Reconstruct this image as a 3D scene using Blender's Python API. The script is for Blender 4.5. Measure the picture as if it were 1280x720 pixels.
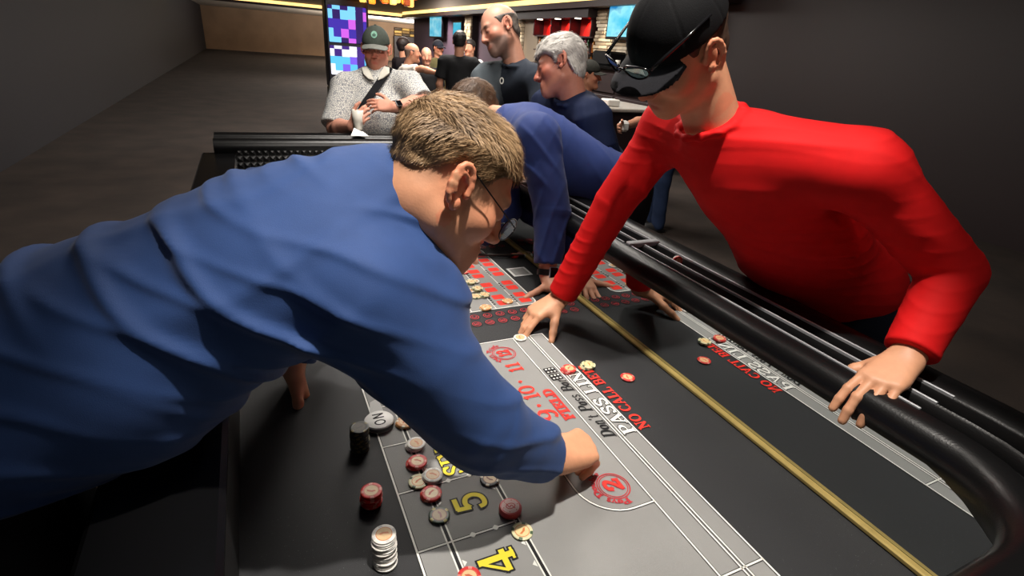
import bpy, bmesh, math, random
import numpy as np
from mathutils import Vector, Matrix
random.seed(7); np.random.seed(7)
SC = bpy.context.scene
COL = SC.collection
for o in list(bpy.data.objects): bpy.data.objects.remove(o, do_unlink=True)

# ------------------------------------------------------------------ camera
FPX = 660.1
CAMPOS = np.array([0.0, 0.0, 1.53])
CR = np.array([0.90575503, -0.4173045, 0.07392419])      # camera right
CU = np.array([0.11111058, 0.40215616, 0.90880408])      # camera up
CW = np.array([0.4089771, 0.81494011, -0.41062191])      # camera forward
cd = bpy.data.cameras.new('camera'); cam = bpy.data.objects.new('camera', cd); COL.objects.link(cam)
cam.matrix_world = Matrix(((CR[0], CU[0], -CW[0], 0), (CR[1], CU[1], -CW[1], 0), (CR[2], CU[2], -CW[2], 1.53), (0, 0, 0, 1)))
cd.sensor_fit = 'HORIZONTAL'; cd.sensor_width = 36; cd.lens = FPX / 1280 * 36; cd.clip_start = 0.02; cd.clip_end = 200
SC.camera = cam

# ------------------------------------------------------------------ world, lights, exposure
w = bpy.data.worlds.new('world'); SC.world = w; w.use_nodes = True
w.node_tree.nodes['Background'].inputs[0].default_value = (1.0, 0.9, 0.8, 1)
w.node_tree.nodes['Background'].inputs[1].default_value = 0.14
SC.view_settings.view_transform = 'Standard'; SC.view_settings.look = 'None'
SC.view_settings.exposure = 0.0; SC.view_settings.gamma = 1.0; SC.view_settings.use_curve_mapping = False

def spot(name, loc, target, watts, deg, col=(1, 0.93, 0.85), blend=0.5, rad=0.05):
    d = bpy.data.lights.new(name, 'SPOT'); d.energy = watts; d.spot_size = math.radians(deg); d.spot_blend = blend
    d.color = col; d.shadow_soft_size = rad
    o = bpy.data.objects.new(name, d); COL.objects.link(o); o.location = loc
    o.rotation_euler = (Vector(target) - Vector(loc)).to_track_quat('-Z', 'Y').to_euler()
    return o
def area(name, loc, target, watts, size, col=(1, 0.93, 0.85)):
    d = bpy.data.lights.new(name, 'AREA'); d.energy = watts; d.shape = 'DISK'; d.size = size; d.color = col
    o = bpy.data.objects.new(name, d); COL.objects.link(o); o.location = loc
    o.rotation_euler = (Vector(target) - Vector(loc)).to_track_quat('-Z', 'Y').to_euler()
    return o
# recessed table downlights, unseen ceiling panels over the aisle, and added fill lights
spot('table_downlight', (0.50, 0.50, 3.1), (0.50, 0.64, 0.74), 275, 44, blend=.5, rad=0.035)
spot('table_downlight', (0.72, 1.80, 3.1), (0.74, 1.62, 0.74), 100, 44, blend=.6, rad=0.05)
spot('table_downlight', (1.00, 2.60, 3.1), (1.00, 2.75, 1.0), 95, 56, rad=0.06)
area('table_fill_light', (0.50, 0.3, 3.12), (0.5, 0.9, 0.74), 7, 0.8)  # soft unseen fills added overhead to lift the shade round the table
area('table_fill_light', (0.7, 2.3, 3.12), (0.7, 2.3, 0.74), 22, 0.9)
spot('face_fill_spot', (0.75, -0.7, 3.1), (1.0, 3.2, 1.35), 200, 34, blend=.5, rad=.12)  # unseen lamp behind the camera, added as frontal fill for far faces
area('aisle_panel_light', (0.9, 2.9, 3.12), (0.85, 3.7, 1.2), 55, 0.8)
area('aisle_panel_light', (2.6, 4.8, 3.12), (2.6, 4.8, 0), 70, 1.2)
area('aisle_panel_light', (2.6, 7.6, 3.12), (2.6, 7.6, 0), 200, 1.5)
area('aisle_panel_light', (3.6, 12.0, 3.12), (3.6, 12.0, 0), 300, 2.0)
area('far_fill_light', (4.5, 20.0, 3.12), (4.5, 20.0, 0), 450, 2.5)
area('far_fill_light', (10.0, 35.0, 0.6), (10.0, 35.0, 3.0), 2600, 6)  # added near the floor, facing up to brighten the pale far ceiling
area('far_fill_light', (11.5, 40.0, 2.6), (12.0, 45.0, 1.8), 500, 2)  # unseen fill added to brighten the far back wall
# ------------------------------------------------------------------ helpers
def at(px, py, depth):
    return CAMPOS + (CW + (px - 640) / FPX * CR - (py - 360) / FPX * CU) * depth
def on_z(px, py, z):
    r = CW + (px - 640) / FPX * CR - (py - 360) / FPX * CU
    return CAMPOS + r * ((z - CAMPOS[2]) / r[2])
def lin(c):
    return tuple(((v / 255) / 12.92 if v / 255 <= 0.04045 else (((v / 255) + 0.055) / 1.055) ** 2.4) for v in c[:3])
def nrm(v):
    v = np.array(v, float); return v / np.linalg.norm(v)
V = lambda *a: np.array(a, float)

MATS = {}
def mat(name, col, rough=0.6, metal=0.0, var=0.0, vscale=20, bump=0.0, bscale=200, emit=0.0, spec=0.5, sheen=0.0, attr=False, sss=0.0, alpha=None, coords='Object', stretch=None, trans=0.0):
    if name in MATS: return MATS[name]
    m = bpy.data.materials.new(name); m.use_nodes = True; nt = m.node_tree
    b = nt.nodes['Principled BSDF']; c = lin(col) + (1,)
    b.inputs['Base Color'].default_value = c; b.inputs['Roughness'].default_value = rough; b.inputs['Metallic'].default_value = metal
    b.inputs['Specular IOR Level'].default_value = spec
    if sheen: b.inputs['Sheen Weight'].default_value = sheen
    if alpha is not None: b.inputs['Alpha'].default_value = alpha
    if trans: b.inputs['Transmission Weight'].default_value = trans
    if sss:
        b.inputs['Subsurface Weight'].default_value = sss; b.inputs['Subsurface Radius'].default_value = (0.012, 0.005, 0.003); b.inputs['Subsurface Scale'].default_value = 1.0
    if emit:
        b.inputs['Emission Color'].default_value = c; b.inputs['Emission Strength'].default_value = emit
    src = None
    tc = nt.nodes.new('ShaderNodeTexCoord'); vec = tc.outputs[coords]
    if stretch:
        mp = nt.nodes.new('ShaderNodeMapping'); mp.inputs['Scale'].default_value = stretch; nt.links.new(vec, mp.inputs[0]); vec = mp.outputs[0]
    if attr:
        a = nt.nodes.new('ShaderNodeAttribute'); a.attribute_name = 'Col'; src = a.outputs['Color']
    if var:
        n = nt.nodes.new('ShaderNodeTexNoise'); n.inputs['Scale'].default_value = vscale; n.inputs['Detail'].default_value = 6
        nt.links.new(vec, n.inputs['Vector'])
        r = nt.nodes.new('ShaderNodeMapRange'); r.inputs['From Min'].default_value = 0.25; r.inputs['From Max'].default_value = 0.75
        r.inputs['To Min'].default_value = 1 - var; r.inputs['To Max'].default_value = 1 + var; nt.links.new(n.outputs['Fac'], r.inputs['Value'])
        x = nt.nodes.new('ShaderNodeMix'); x.data_type = 'RGBA'; x.blend_type = 'MULTIPLY'; x.inputs['Factor'].default_value = 1
        if src is None: x.inputs['A'].default_value = c
        else: nt.links.new(src, x.inputs['A'])
        nt.links.new(r.outputs['Result'], x.inputs['B']); src = x.outputs['Result']
    if src is not None:
        nt.links.new(src, b.inputs['Base Color'])
        if emit: nt.links.new(src, b.inputs['Emission Color'])
    if bump:
        n2 = nt.nodes.new('ShaderNodeTexNoise'); n2.inputs['Scale'].default_value = bscale; n2.inputs['Detail'].default_value = 4
        nt.links.new(vec, n2.inputs['Vector'])
        bp = nt.nodes.new('ShaderNodeBump'); bp.inputs['Strength'].default_value = bump; bp.inputs['Distance'].default_value = 0.002
        nt.links.new(n2.outputs['Fac'], bp.inputs['Height']); nt.links.new(bp.outputs['Normal'], b.inputs['Normal'])
    MATS[name] = m; return m

class MB:
    """collects polygons, then links them as ONE mesh object"""
    def __init__(s): s.v = []; s.f = []; s.mi = []
    def add(s, vs, fs, mi=0):
        o = len(s.v); s.v += [tuple(map(float, p)) for p in vs]; s.f += [tuple(i + o for i in f) for f in fs]; s.mi += [mi] * len(fs); return s
    def box(s, a, b, mi=0):
        x0, y0, z0 = a; x1, y1, z1 = b
        return s.add([(x0, y0, z0), (x1, y0, z0), (x1, y1, z0), (x0, y1, z0), (x0, y0, z1), (x1, y0, z1), (x1, y1, z1), (x0, y1, z1)],
                     [(0, 3, 2, 1), (4, 5, 6, 7), (0, 1, 5, 4), (1, 2, 6, 5), (2, 3, 7, 6), (3, 0, 4, 7)], mi)
    def bbox(s, a, b, r, mi=0):
        """box with chamfered edges"""
        a = np.array(a, float); b = np.array(b, float); r = min(r, *(abs(b - a) * 0.49))
        pts = []; ids = {}
        for i in (0, 1):
            for j in (0, 1):
                for k in (0, 1):
                    c = np.where([i, j, k], b, a); sg = np.where([i, j, k], -1.0, 1.0)
                    for ax in range(3):
                        p = c + sg * r; p[ax] = c[ax]; ids[(i, j, k, ax)] = len(pts); pts.append(p)
        fs = []
        I = lambda *q: ids[q]
        for ax in range(3):
            u, v = (ax + 1) % 3, (ax + 2) % 3
            for side in (0, 1):
                q = []
                for (cu, cv) in ((0, 0), (1, 0), (1, 1), (0, 1)):
                    c = [0, 0, 0]; c[ax] = side; c[u] = cu; c[v] = cv; q.append(ids[(*c, ax)])
                fs.append(tuple(q if side else q[::-1]))
            for cu in (0, 1):
                for cv in (0, 1):
                    c0 = [0, 0, 0]; c0[u] = cu; c0[v] = cv; c1 = list(c0); c1[ax] = 1
                    q = [ids[(*c0, u)], ids[(*c1, u)], ids[(*c1, v)], ids[(*c0, v)]]
                    fs.append(tuple(q if cu != cv else q[::-1]))
        for i in (0, 1):
            for j in (0, 1):
                for k in (0, 1):
                    q = [ids[(i, j, k, 0)], ids[(i, j, k, 1)], ids[(i, j, k, 2)]]
                    fs.append(tuple(q if (i + j + k) % 2 else q[::-1]))
        return s.add(pts, fs, mi)
    def tube(s, pts, r, n=8, mi=0, cap=True):
        pts = [np.array(p, float) for p in pts]; m = len(pts); rs = [r] * m if np.isscalar(r) else r
        rings = []; ref = None
        for i, p in enumerate(pts):
            t = nrm(pts[min(i + 1, m - 1)] - pts[max(i - 1, 0)])
            if ref is None: ref = V(0, 0, 1) if abs(t[2]) < 0.9 else V(1, 0, 0)
            a = nrm(np.cross(t, ref)); b = np.cross(a, t); ref = b
            rings += [p + rs[i] * (math.cos(2 * math.pi * k / n) * a + math.sin(2 * math.pi * k / n) * b) for k in range(n)]
        fs = [(i * n + k, i * n + (k + 1) % n, (i + 1) * n + (k + 1) % n, (i + 1) * n + k) for i in range(m - 1) for k in range(n)]
        if cap: fs += [tuple(range(n))[::-1], tuple((m - 1) * n + k for k in range(n))]
        return s.add(rings, fs, mi)
    def lathe(s, prof, n=24, c=(0, 0, 0), mi=0, mis=None):
        m = len(prof); vs = [(c[0] + r * math.cos(2 * math.pi * k / n), c[1] + r * math.sin(2 * math.pi * k / n), c[2] + z) for r, z in prof for k in range(n)]
        for i in range(m - 1):
            pass
        o = len(s.v); s.v += vs
        for i in range(m - 1):
            for k in range(n):
                s.f.append((o + i * n + k, o + i * n + (k + 1) % n, o + (i + 1) * n + (k + 1) % n, o + (i + 1) * n + k))
                s.mi.append(mis(i, k) if mis else mi)
        s.f.append(tuple(o + (m - 1) * n + k for k in range(n))); s.mi.append(mis(m - 1, 0) if mis else mi)
        s.f.append(tuple(o + k for k in range(n))[::-1]); s.mi.append(mis(0, 0) if mis else mi)
        return s
    def poly(s, pts, mi=0): return s.add(pts, [tuple(range(len(pts)))], mi)
    def build(s, name, mats, parent=None, smooth=False, loc=None):
        me = bpy.data.meshes.new(name); me.from_pydata(s.v, [], s.f); 
        if not isinstance(mats, (list, tuple)): mats = [mats]
        for m in mats: me.materials.append(m)
        me.polygons.foreach_set('material_index', s.mi)
        if smooth: me.polygons.foreach_set('use_smooth', [True] * len(me.polygons)); me.update(); 
        me.update()
        o = bpy.data.objects.new(name, me); COL.objects.link(o)
        if parent is not None: o.parent = parent
        if loc is not None: o.location = loc
        return o
def smooth_angle(o, deg=35):
    bm = bmesh.new(); bm.from_mesh(o.data)
    for f in bm.faces: f.smooth = True
    for e in bm.edges:
        if len(e.link_faces) == 2 and e.calc_face_angle(0) > math.radians(deg): e.smooth = False
    bm.to_mesh(o.data); bm.free(); return o
def tag(o, label=None, cat=None, group=None, kind=None):
    if label: o['label'] = label
    if cat: o['category'] = cat
    if group: o['group'] = group
    if kind: o['kind'] = kind
    return o
def empty(name, loc=(0, 0, 0)):
    o = bpy.data.objects.new(name, None); COL.objects.link(o); o.location = loc; o.empty_display_size = 0.1; return o
def struct(o): o['kind'] = 'structure'; return o
def lab(o, t): o['label'] = t; return o

# ------------------------------------------------------------------ implicit surfaces -> one continuous mesh
def RC(a, b, ra, rb=None, k=0.02, op='+'):
    return dict(t='rc', a=np.array(a, float), b=np.array(b, float), ra=ra, rb=ra if rb is None else rb, k=k, op=op)
def CC(a, b, ra, rb, rnd=0.006, k=0.02, op='+'):
    return dict(t='cc', a=np.array(a, float), b=np.array(b, float), ra=ra, rb=rb, rnd=rnd, k=k, op=op)
def EL(c, r, M=None, k=0.02, op='+'):
    return dict(t='el', c=np.array(c, float), r=np.array(r, float), M=np.eye(3) if M is None else np.array(M, float), k=k, op=op)
def FN(fn, lo, hi, k=0.0, op='+'):
    return dict(t='fn', fn=fn, lo=np.array(lo, float), hi=np.array(hi, float), k=k, op=op)
def ev(p, P):
    if p['t'] == 'rc':
        ba = p['b'] - p['a']; pa = P - p['a']; L = max(ba @ ba, 1e-12)
        t = np.clip(pa @ ba / L, 0, 1)
        return np.linalg.norm(pa - t[:, None] * ba, axis=1) - (p['ra'] + (p['rb'] - p['ra']) * t)
    if p['t'] == 'cc':
        ba = p['b'] - p['a']; L = np.linalg.norm(ba); u = ba / L; pa = P - p['a']; h = pa @ u
        rad = np.linalg.norm(pa - h[:, None] * u, axis=1); t = np.clip(h / L, 0, 1); r = p['rnd']
        d1 = rad - (p['ra'] + (p['rb'] - p['ra']) * t) + r; d2 = np.abs(h - L / 2) - L / 2 + r
        return np.minimum(np.maximum(d1, d2), 0) + np.hypot(np.maximum(d1, 0), np.maximum(d2, 0)) - r
    if p['t'] == 'el':
        q = (P - p['c']) @ p['M'].T; k0 = np.linalg.norm(q / p['r'], axis=1); k1 = np.linalg.norm(q / p['r'] ** 2, axis=1)
        return k0 * (k0 - 1) / np.maximum(k1, 1e-6)
    return p['fn'](P)
def pbounds(p):
    if p['t'] in ('rc', 'cc'):
        r = max(p['ra'], p['rb']); return np.minimum(p['a'], p['b']) - r, np.maximum(p['a'], p['b']) + r
    if p['t'] == 'el':
        e = np.sqrt(((p['M'] * p['r'][:, None]) ** 2).sum(0)); return p['c'] - e, p['c'] + e
    return p['lo'], p['hi']
def comb(d, e, p):
    k = p['k']
    if p['op'] == '+':
        if k <= 0: return np.minimum(d, e)
        h = np.maximum(k - np.abs(d - e), 0) / k; return np.minimum(d, e) - h * h * k * 0.25
    if p['op'] == '-': e = -e
    if k <= 0: return np.maximum(d, e)
    h = np.maximum(k - np.abs(d - e), 0) / k; return np.maximum(d, e) + h * h * k * 0.25
def sdf(prims, P):
    d = np.full(len(P), 1.0)
    for p in prims: d = comb(d, ev(p, P), p)
    return d
B = 8
def surf(prims, h, disp=None, dmax=0.0):
    """sparse surface nets: returns verts, quads"""
    pos = [p for p in prims if p['op'] == '+']; bb = [pbounds(p) for p in pos]
    lo = np.min([b[0] for b in bb], 0) - 3 * h - dmax; hi = np.max([b[1] for b in bb], 0) + 3 * h + dmax
    bs = B * h; nb = np.ceil((hi - lo) / bs).astype(int) + 1
    G = np.stack(np.meshgrid(*[np.arange(n) for n in nb], indexing='ij'), -1).reshape(-1, 3)
    ctr = lo + (G + 0.5) * bs
    d = sdf(prims, ctr); keep = np.abs(d) < bs * 1.05 + dmax + 0.006; G = G[keep]; ctr = ctr[keep]
    off = np.stack(np.meshgrid(*[np.arange(B + 1)] * 3, indexing='ij'), -1).reshape(-1, 3) * h
    vals = np.empty((len(G), B + 1, B + 1, B + 1))
    ck = (G // 3); key = (ck[:, 0] * 4096 + ck[:, 1]) * 4096 + ck[:, 2]
    order = np.argsort(key, kind='stable'); cuts = np.flatnonzero(np.diff(key[order])) + 1
    for grp in np.split(order, cuts):
        c = ctr[grp]; mid = c.mean(0)[None]; rad = np.linalg.norm(c - mid, axis=1).max() + bs * 0.87
        P = (lo + G[grp][:, None, :] * bs + off[None]).reshape(-1, 3)
        rel = []
        for p in prims:
            if p['t'] == 'fn': rel.append(p); continue
            e = ev(p, mid)[0]
            if p['t'] == 'el':
                q = np.linalg.norm(mid[0] - p['c']) - p['r'].max(); e = max(min(e, q + 0.3 * 0), q)
                if q - rad < p['k'] + 0.03: rel.append(p)
            elif e - rad < p['k'] + 0.03: rel.append(p)
        dd = sdf(rel, P)
        if disp is not None: dd = dd + disp(P)
        vals[grp] = dd.reshape(-1, B + 1, B + 1, B + 1)
    S = vals < 0
    cnt = np.zeros((len(G), B, B, B), np.int8)
    sl = (slice(0, B), slice(1, B + 1))
    for a in (0, 1):
        for b in (0, 1):
            for c in (0, 1): cnt += S[:, sl[a], sl[b], sl[c]]
    act = np.argwhere((cnt > 0) & (cnt < 8))
    if not len(act): return np.zeros((0, 3)), np.zeros((0, 4), int)
    cor = {}
    for a in (0, 1):
        for b in (0, 1):
            for c in (0, 1): cor[(a, b, c)] = vals[act[:, 0], act[:, 1] + a, act[:, 2] + b, act[:, 3] + c]
    acc = np.zeros((len(act), 3)); n = np.zeros(len(act))
    for ax in range(3):
        for u in (0, 1):
            for v in (0, 1):
                k0 = [0, 0, 0]; k0[(ax + 1) % 3] = u; k0[(ax + 2) % 3] = v; k1 = list(k0); k1[ax] = 1
                v0 = cor[tuple(k0)]; v1 = cor[tuple(k1)]; x = (v0 < 0) != (v1 < 0)
                t = np.where(x, v0 / np.where(x, v0 - v1, 1), 0)
                q = np.tile(np.array(k0, float), (len(act), 1)); q[:, ax] = t
                acc += q * x[:, None]; n += x
    g = G[act[:, 0]] * B + act[:, 1:]
    verts = lo + (g + acc / n[:, None]) * h
    M = int(max(nb) * B + 4); K = (g[:, 0] * M + g[:, 1]) * M + g[:, 2]
    so = np.argsort(K); Ks = K[so]
    def look(q):
        i = np.clip(np.searchsorted(Ks, q), 0, len(Ks) - 1); return np.where(Ks[i] == q, so[i], -1)
    st = (M * M, M, 1); quads = []
    for ax in range(3):
        e1 = [0, 0, 0]; e1[ax] = 1
        s0 = cor[(0, 0, 0)] < 0; s1 = cor[tuple(e1)] < 0; x = s0 != s1
        idx = np.flatnonzero(x); u = st[(ax + 1) % 3]; v = st[(ax + 2) % 3]; k = K[idx]
        q = np.stack([idx, look(k - u), look(k - u - v), look(k - v)], 1)
        q = np.where(s0[idx][:, None], q, q[:, ::-1]); quads.append(q[(q >= 0).all(1)])
    return verts, np.concatenate(quads)
def np_mesh(name, verts, quads, mats, parent=None, cols=None, tris=None, mi=None):
    me = bpy.data.meshes.new(name); nq = len(quads); ntri = 0 if tris is None else len(tris)
    me.vertices.add(len(verts)); me.vertices.foreach_set('co', np.asarray(verts, np.float32).ravel())
    me.loops.add(nq * 4 + ntri * 3); me.polygons.add(nq + ntri)
    li = np.asarray(quads, np.int32).ravel()
    if ntri: li = np.concatenate([li, np.asarray(tris, np.int32).ravel()])
    me.loops.foreach_set('vertex_index', li)
    ls = np.concatenate([np.arange(nq) * 4, nq * 4 + np.arange(ntri) * 3]).astype(np.int32)
    me.polygons.foreach_set('loop_start', ls)
    me.update(calc_edges=True); me.polygons.foreach_set('use_smooth', np.ones(nq + ntri, bool))
    if not isinstance(mats, (list, tuple)): mats = [mats]
    for m in mats: me.materials.append(m)
    if mi is not None: me.polygons.foreach_set('material_index', np.asarray(mi, np.int32))
    if cols is not None:
        ca = me.color_attributes.new('Col', 'FLOAT_COLOR', 'POINT')
        ca.data.foreach_set('color', np.concatenate([cols, np.ones((len(cols), 1))], 1).astype(np.float32).ravel())
    me.validate(); me.update()
    o = bpy.data.objects.new(name, me); COL.objects.link(o)
    if parent is not None: o.parent = parent; o.matrix_parent_inverse = Matrix.Translation(-Vector(parent.location))
    return o
def reparent(o, parent):
    """keep world place under a parent Empty that has only a location"""
    o.parent = parent; o.matrix_parent_inverse = Matrix.Translation(-Vector(parent.location)); return o

def vnoise(P, s, seed=0):
    """cheap smooth noise in -1..1 from warped sines"""
    r = np.random.RandomState(seed); out = np.zeros(len(P)); q = P * s
    for i in range(5):
        a = r.normal(size=3); a /= np.linalg.norm(a); b = r.normal(size=3)
        out += np.sin((q @ a) * (1 + 0.45 * i) + 1.3 * np.sin(q @ b * 0.7 + i) + r.rand() * 6)
    return out / 3.2

# ------------------------------------------------------------------ people
def frame(fwd, up):
    f = nrm(fwd); u = np.array(up, float); u = nrm(u - (u @ f) * f); r = np.cross(f, u); return np.stack([r, f, u])   # rows: right, forward, up
def lerp(a, b, t): return np.array(a) + (np.array(b) - np.array(a)) * t

def head_prims(c, M, s=1.0, ears=True, fine=True):
    W = lambda x, y, z: c + s * (V(x, y, z) @ M)
    E = lambda x, y, z, a, b, d, k=0.02, op='+': EL(W(x, y, z), V(a, b, d) * s, M, k * s, op)
    R = lambda p, q, ra, rb=None, k=0.01, op='+': RC(W(*p), W(*q), ra * s, (ra if rb is None else rb) * s, k * s, op)
    L = [E(0, -.014, .03, .077, .098, .088), E(0, .022, -.03, .064, .066, .088, .03)]
    for q in (-1, 1):
        L.append(R((q * .05, .0, -.066), (q * .012, .068, -.104), .02, .018, .03))
        L.append(E(q * .043, .052, -.032, .026, .028, .026, .02))
    L.append(E(0, .074, -.1, .02, .016, .018, .02))
    if not fine: 
        L += [R((0, .085, .005), (0, .108, -.035), .009, .013, .015)]
    else:
        L += [R((-.034, .076, .019), (.034, .076, .019), .011, None, .018)]
        for q in (-1, 1):
            L.append(E(q * .031, .098, -.003, .017, .015, .011, .012, '-'))
            L.append(E(q * .031, .077, -.003, .0145, .0125, .0115, .003))
        L += [R((0, .083, .012), (0, .108, -.034), .0075, .0115, .012)]
        for q in (-1, 1): L.append(E(q * .0135, .096, -.04, .0085, .011, .008, .006))
        L += [E(0, .078, -.076, .03, .018, .022, .015)]
        L += [R((-.019, .086, -.069), (.019, .086, -.069), .006, None, .006), R((-.017, .086, -.081), (.017, .086, -.081), .0075, None, .006)]
        L += [R((-.02, .097, -.0745), (.02, .097, -.0745), .0025, None, .004, '-')]
    if ears:
        for q in (-1, 1):
            ec = V(q * .078, -.012, -.008)
            def ep(a, rr=1.0, out=0.0):
                return (ec[0] + q * (.006 + .012 * (-(math.cos(a)) * .5 + .5) + out), ec[1] + .017 * rr * math.cos(a) - .004 * math.sin(a) , ec[2] + .031 * rr * math.sin(a) )
            if fine:
                L.append(E(q * .0785, -.014, -.008, .006, .014, .026, .006))
                an = np.linspace(-.2, 4.2, 11); pts = [ep(a) for a in an]
                for i in range(10): L.append(R(pts[i], pts[i + 1], .0048, .0048, .003))
                an = np.linspace(.6, 3.9, 7); pts = [ep(a, .6, .001) for a in an]
                for i in range(6): L.append(R(pts[i], pts[i + 1], .0036, .0036, .002))
                L.append(E(q * .083, -.004, -.034, .006, .009, .011, .006))
                L.append(E(q * .079, .006, -.013, .006, .005, .008, .004))
            else:
                L.append(E(q * .083, -.016, -.008, .007, .017, .031, .006))
    return L

def hand_prims(Wp, d, n, side, curls, spread=0.0, thumb=(0.9, 0.35, 0.15), s=1.0, tcurl=(0.25, 0.3)):
    """Wp wrist, d to the knuckles, n back of the hand; side +1 right, -1 left"""
    d = nrm(d); n = nrm(np.array(n, float) - (np.array(n, float) @ d) * d); t = np.cross(n, d) * side
    Wp = np.array(Wp, float)
    kn = [(.090, .027), (.094, .008), (.089, -.012), (.080, -.030)]
    le = [(.043, .026, .022), (.047, .030, .023), (.043, .028, .022), (.034, .021, .019)]
    ra = [.0098, .0102, .0096, .0084]
    L = []
    for (a, b), r in zip(kn, ra):
        K = Wp + s * (a * d + b * t - .002 * n); A = Wp + s * (.006 * d + b * .55 * t)
        L.append(RC(A, K, .0165 * s, (r + .0025) * s, .014 * s))
    L.append(RC(Wp + s * (.015 * d + .018 * t - .008 * n), Wp + s * (.05 * d + .034 * t - .012 * n), .017 * s, .014 * s, .014 * s))
    L.append(RC(Wp + s * (.015 * d - .014 * t - .008 * n), Wp + s * (.06 * d - .026 * t - .008 * n), .015 * s, .012 * s, .014 * s))
    # thumb
    td = nrm(thumb[0] * d + thumb[1] * t - thumb[2] * n) if len(thumb) == 3 else None
    p = Wp + s * (.034 * d + .034 * t - .012 * n); ax = nrm(np.cross(td, n))
    ang = 0
    for j, (l, r0, r1) in enumerate(((.040, .0135, .0118), (.033, .0118, .0108), (.026, .0106, .0085))):
        if j: ang += tcurl[j - 1]
        dd = nrm(td * math.cos(ang) + nrm(-t * .75 - n * .35 + d * .2) * math.sin(ang)); q = p + dd * l * s
        L.append(RC(p, q, r0 * s, r1 * s, .006 * s)); p = q
    for i in range(4):
        K = Wp + s * (kn[i][0] * d + kn[i][1] * t - .002 * n)
        sp = spread * (1.5 - i) / 1.5
        base = nrm(d * math.cos(sp) + t * math.sin(sp)); a = 0; p = K; r = ra[i]
        for j in range(3):
            a += curls[i][j]
            q = p + s * le[i][j] * (base * math.cos(a) - n * math.sin(a))
            L.append(RC(p, q, r * (1 - .06 * j) * s, r * (1 - .06 * (j + 1)) * s, .0035 * s)); p = q
    return L

def torso_prims(P, N, SL, SR, infl=0.0, belly=0.0, sc=1.0, k=0.06):
    u = nrm(N - P); r = nrm(SR - SL); r = nrm(r - (r @ u) * u * 0.5); f = np.cross(u, r); f = nrm(f); M = np.stack([r, f, np.cross(r, f)])
    L = [EL(lerp(P, N, .66) - f * .0, V(.165 * sc + infl, .112 * sc + infl, .19 + infl), M, k),
         EL(lerp(P, N, .32) + f * belly * .6, V(.150 * sc + belly * .35 + infl, .11 * sc + belly * .6 + infl, .19 + infl), M, k),
         EL(P + u * .03, V(.165 * sc + belly * .2 + infl, .12 * sc + belly * .3 + infl, .13 + infl), M, k)]
    for S in (SL, SR):
        L.append(RC(lerp(P, N, .82), S, .085 * sc + infl, .058 * sc + infl, .05))
        L.append(RC(lerp(N, S, .1) - u * .02, lerp(N, S, .85) - u * .005, .04 + infl, .05 + infl, .04))
    return L, M

def skin_cols(vw, c, M, s, look):
    q = ((vw - c) @ M.T) / s; x, y, z = q.T; base = np.tile(np.array(lin(look['skin'])), (len(q), 1))
    inh = (np.abs(x) < .1) & (np.abs(y) < .14) & (np.abs(z) < .15)
    def blend(mask, col, a=1.0):
        m = (np.clip(mask, 0, 1) * a * inh)[:, None]; return base * (1 - m) + np.array(lin(col)) * m
    g = lambda cx, cy, cz, rx, ry, rz: np.exp(-(((x - cx) / rx) ** 2 + ((y - cy) / ry) ** 2 + ((z - cz) / rz) ** 2))
    sk = np.array(look['skin'], float); red = np.clip(sk * V(1.04, .80, .76), 0, 255)
    base = blend(g(.045, .06, -.03, .03, .04, .028) + g(-.045, .06, -.03, .03, .04, .028) + g(0, .11, -.035, .016, .03, .02), red, look.get('ruddy', .6))
    base = blend((np.abs(x) > .076).astype(float) * (np.abs(y + .012) < .04), red, .45)
    if look.get('beard'):
        b = np.clip((-.045 - z) / .012, 0, 1) * (y > -.01) * (np.abs(z + .06) < .09)
        b = np.maximum(b * np.clip((y - .0) / .02, 0, 1), 0)
        if look.get('goatee'): b = np.maximum(g(0, .09, -.06, .026, .04, .008), g(0, .08, -.103, .028, .04, .02)) * 1.3
        lipm = g(0, .09, -.076, .022, .03, .010)
        base = blend(b * (1 - .8 * lipm), look['beard'], look.get('beard_a', .8))
    base = blend(g(0, .095, -.076, .022, .03, .010) * 1.2, np.clip(sk * V(.92, .62, .60), 0, 255), .75)
    if look.get('fade'):
        ln = np.interp(y, HL_Y, look['hair'].get('line', HL_Z)); b = np.clip((z - ln + .035) / .035, 0, 1) * (y < .03) * (z < ln + .03) * (np.abs(x) < .082)
        base = blend(b * (1 - ((np.abs(x) > .078) & (np.abs(y + .012) < .03))), look['fade'], .55)
    bc = look.get('brow', (90, 70, 55))
    base = blend(1.3 * (g(.033, .085, .019 + 0, .019, .03, .0055) + g(-.033, .085, .019, .019, .03, .0055)), bc, .8)
    base = blend(g(.031, .085, -.004, .014, .02, .006) + g(-.031, .085, -.004, .014, .02, .006), np.clip(sk * V(.6, .5, .5), 0, 255), .5)
    return base

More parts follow.
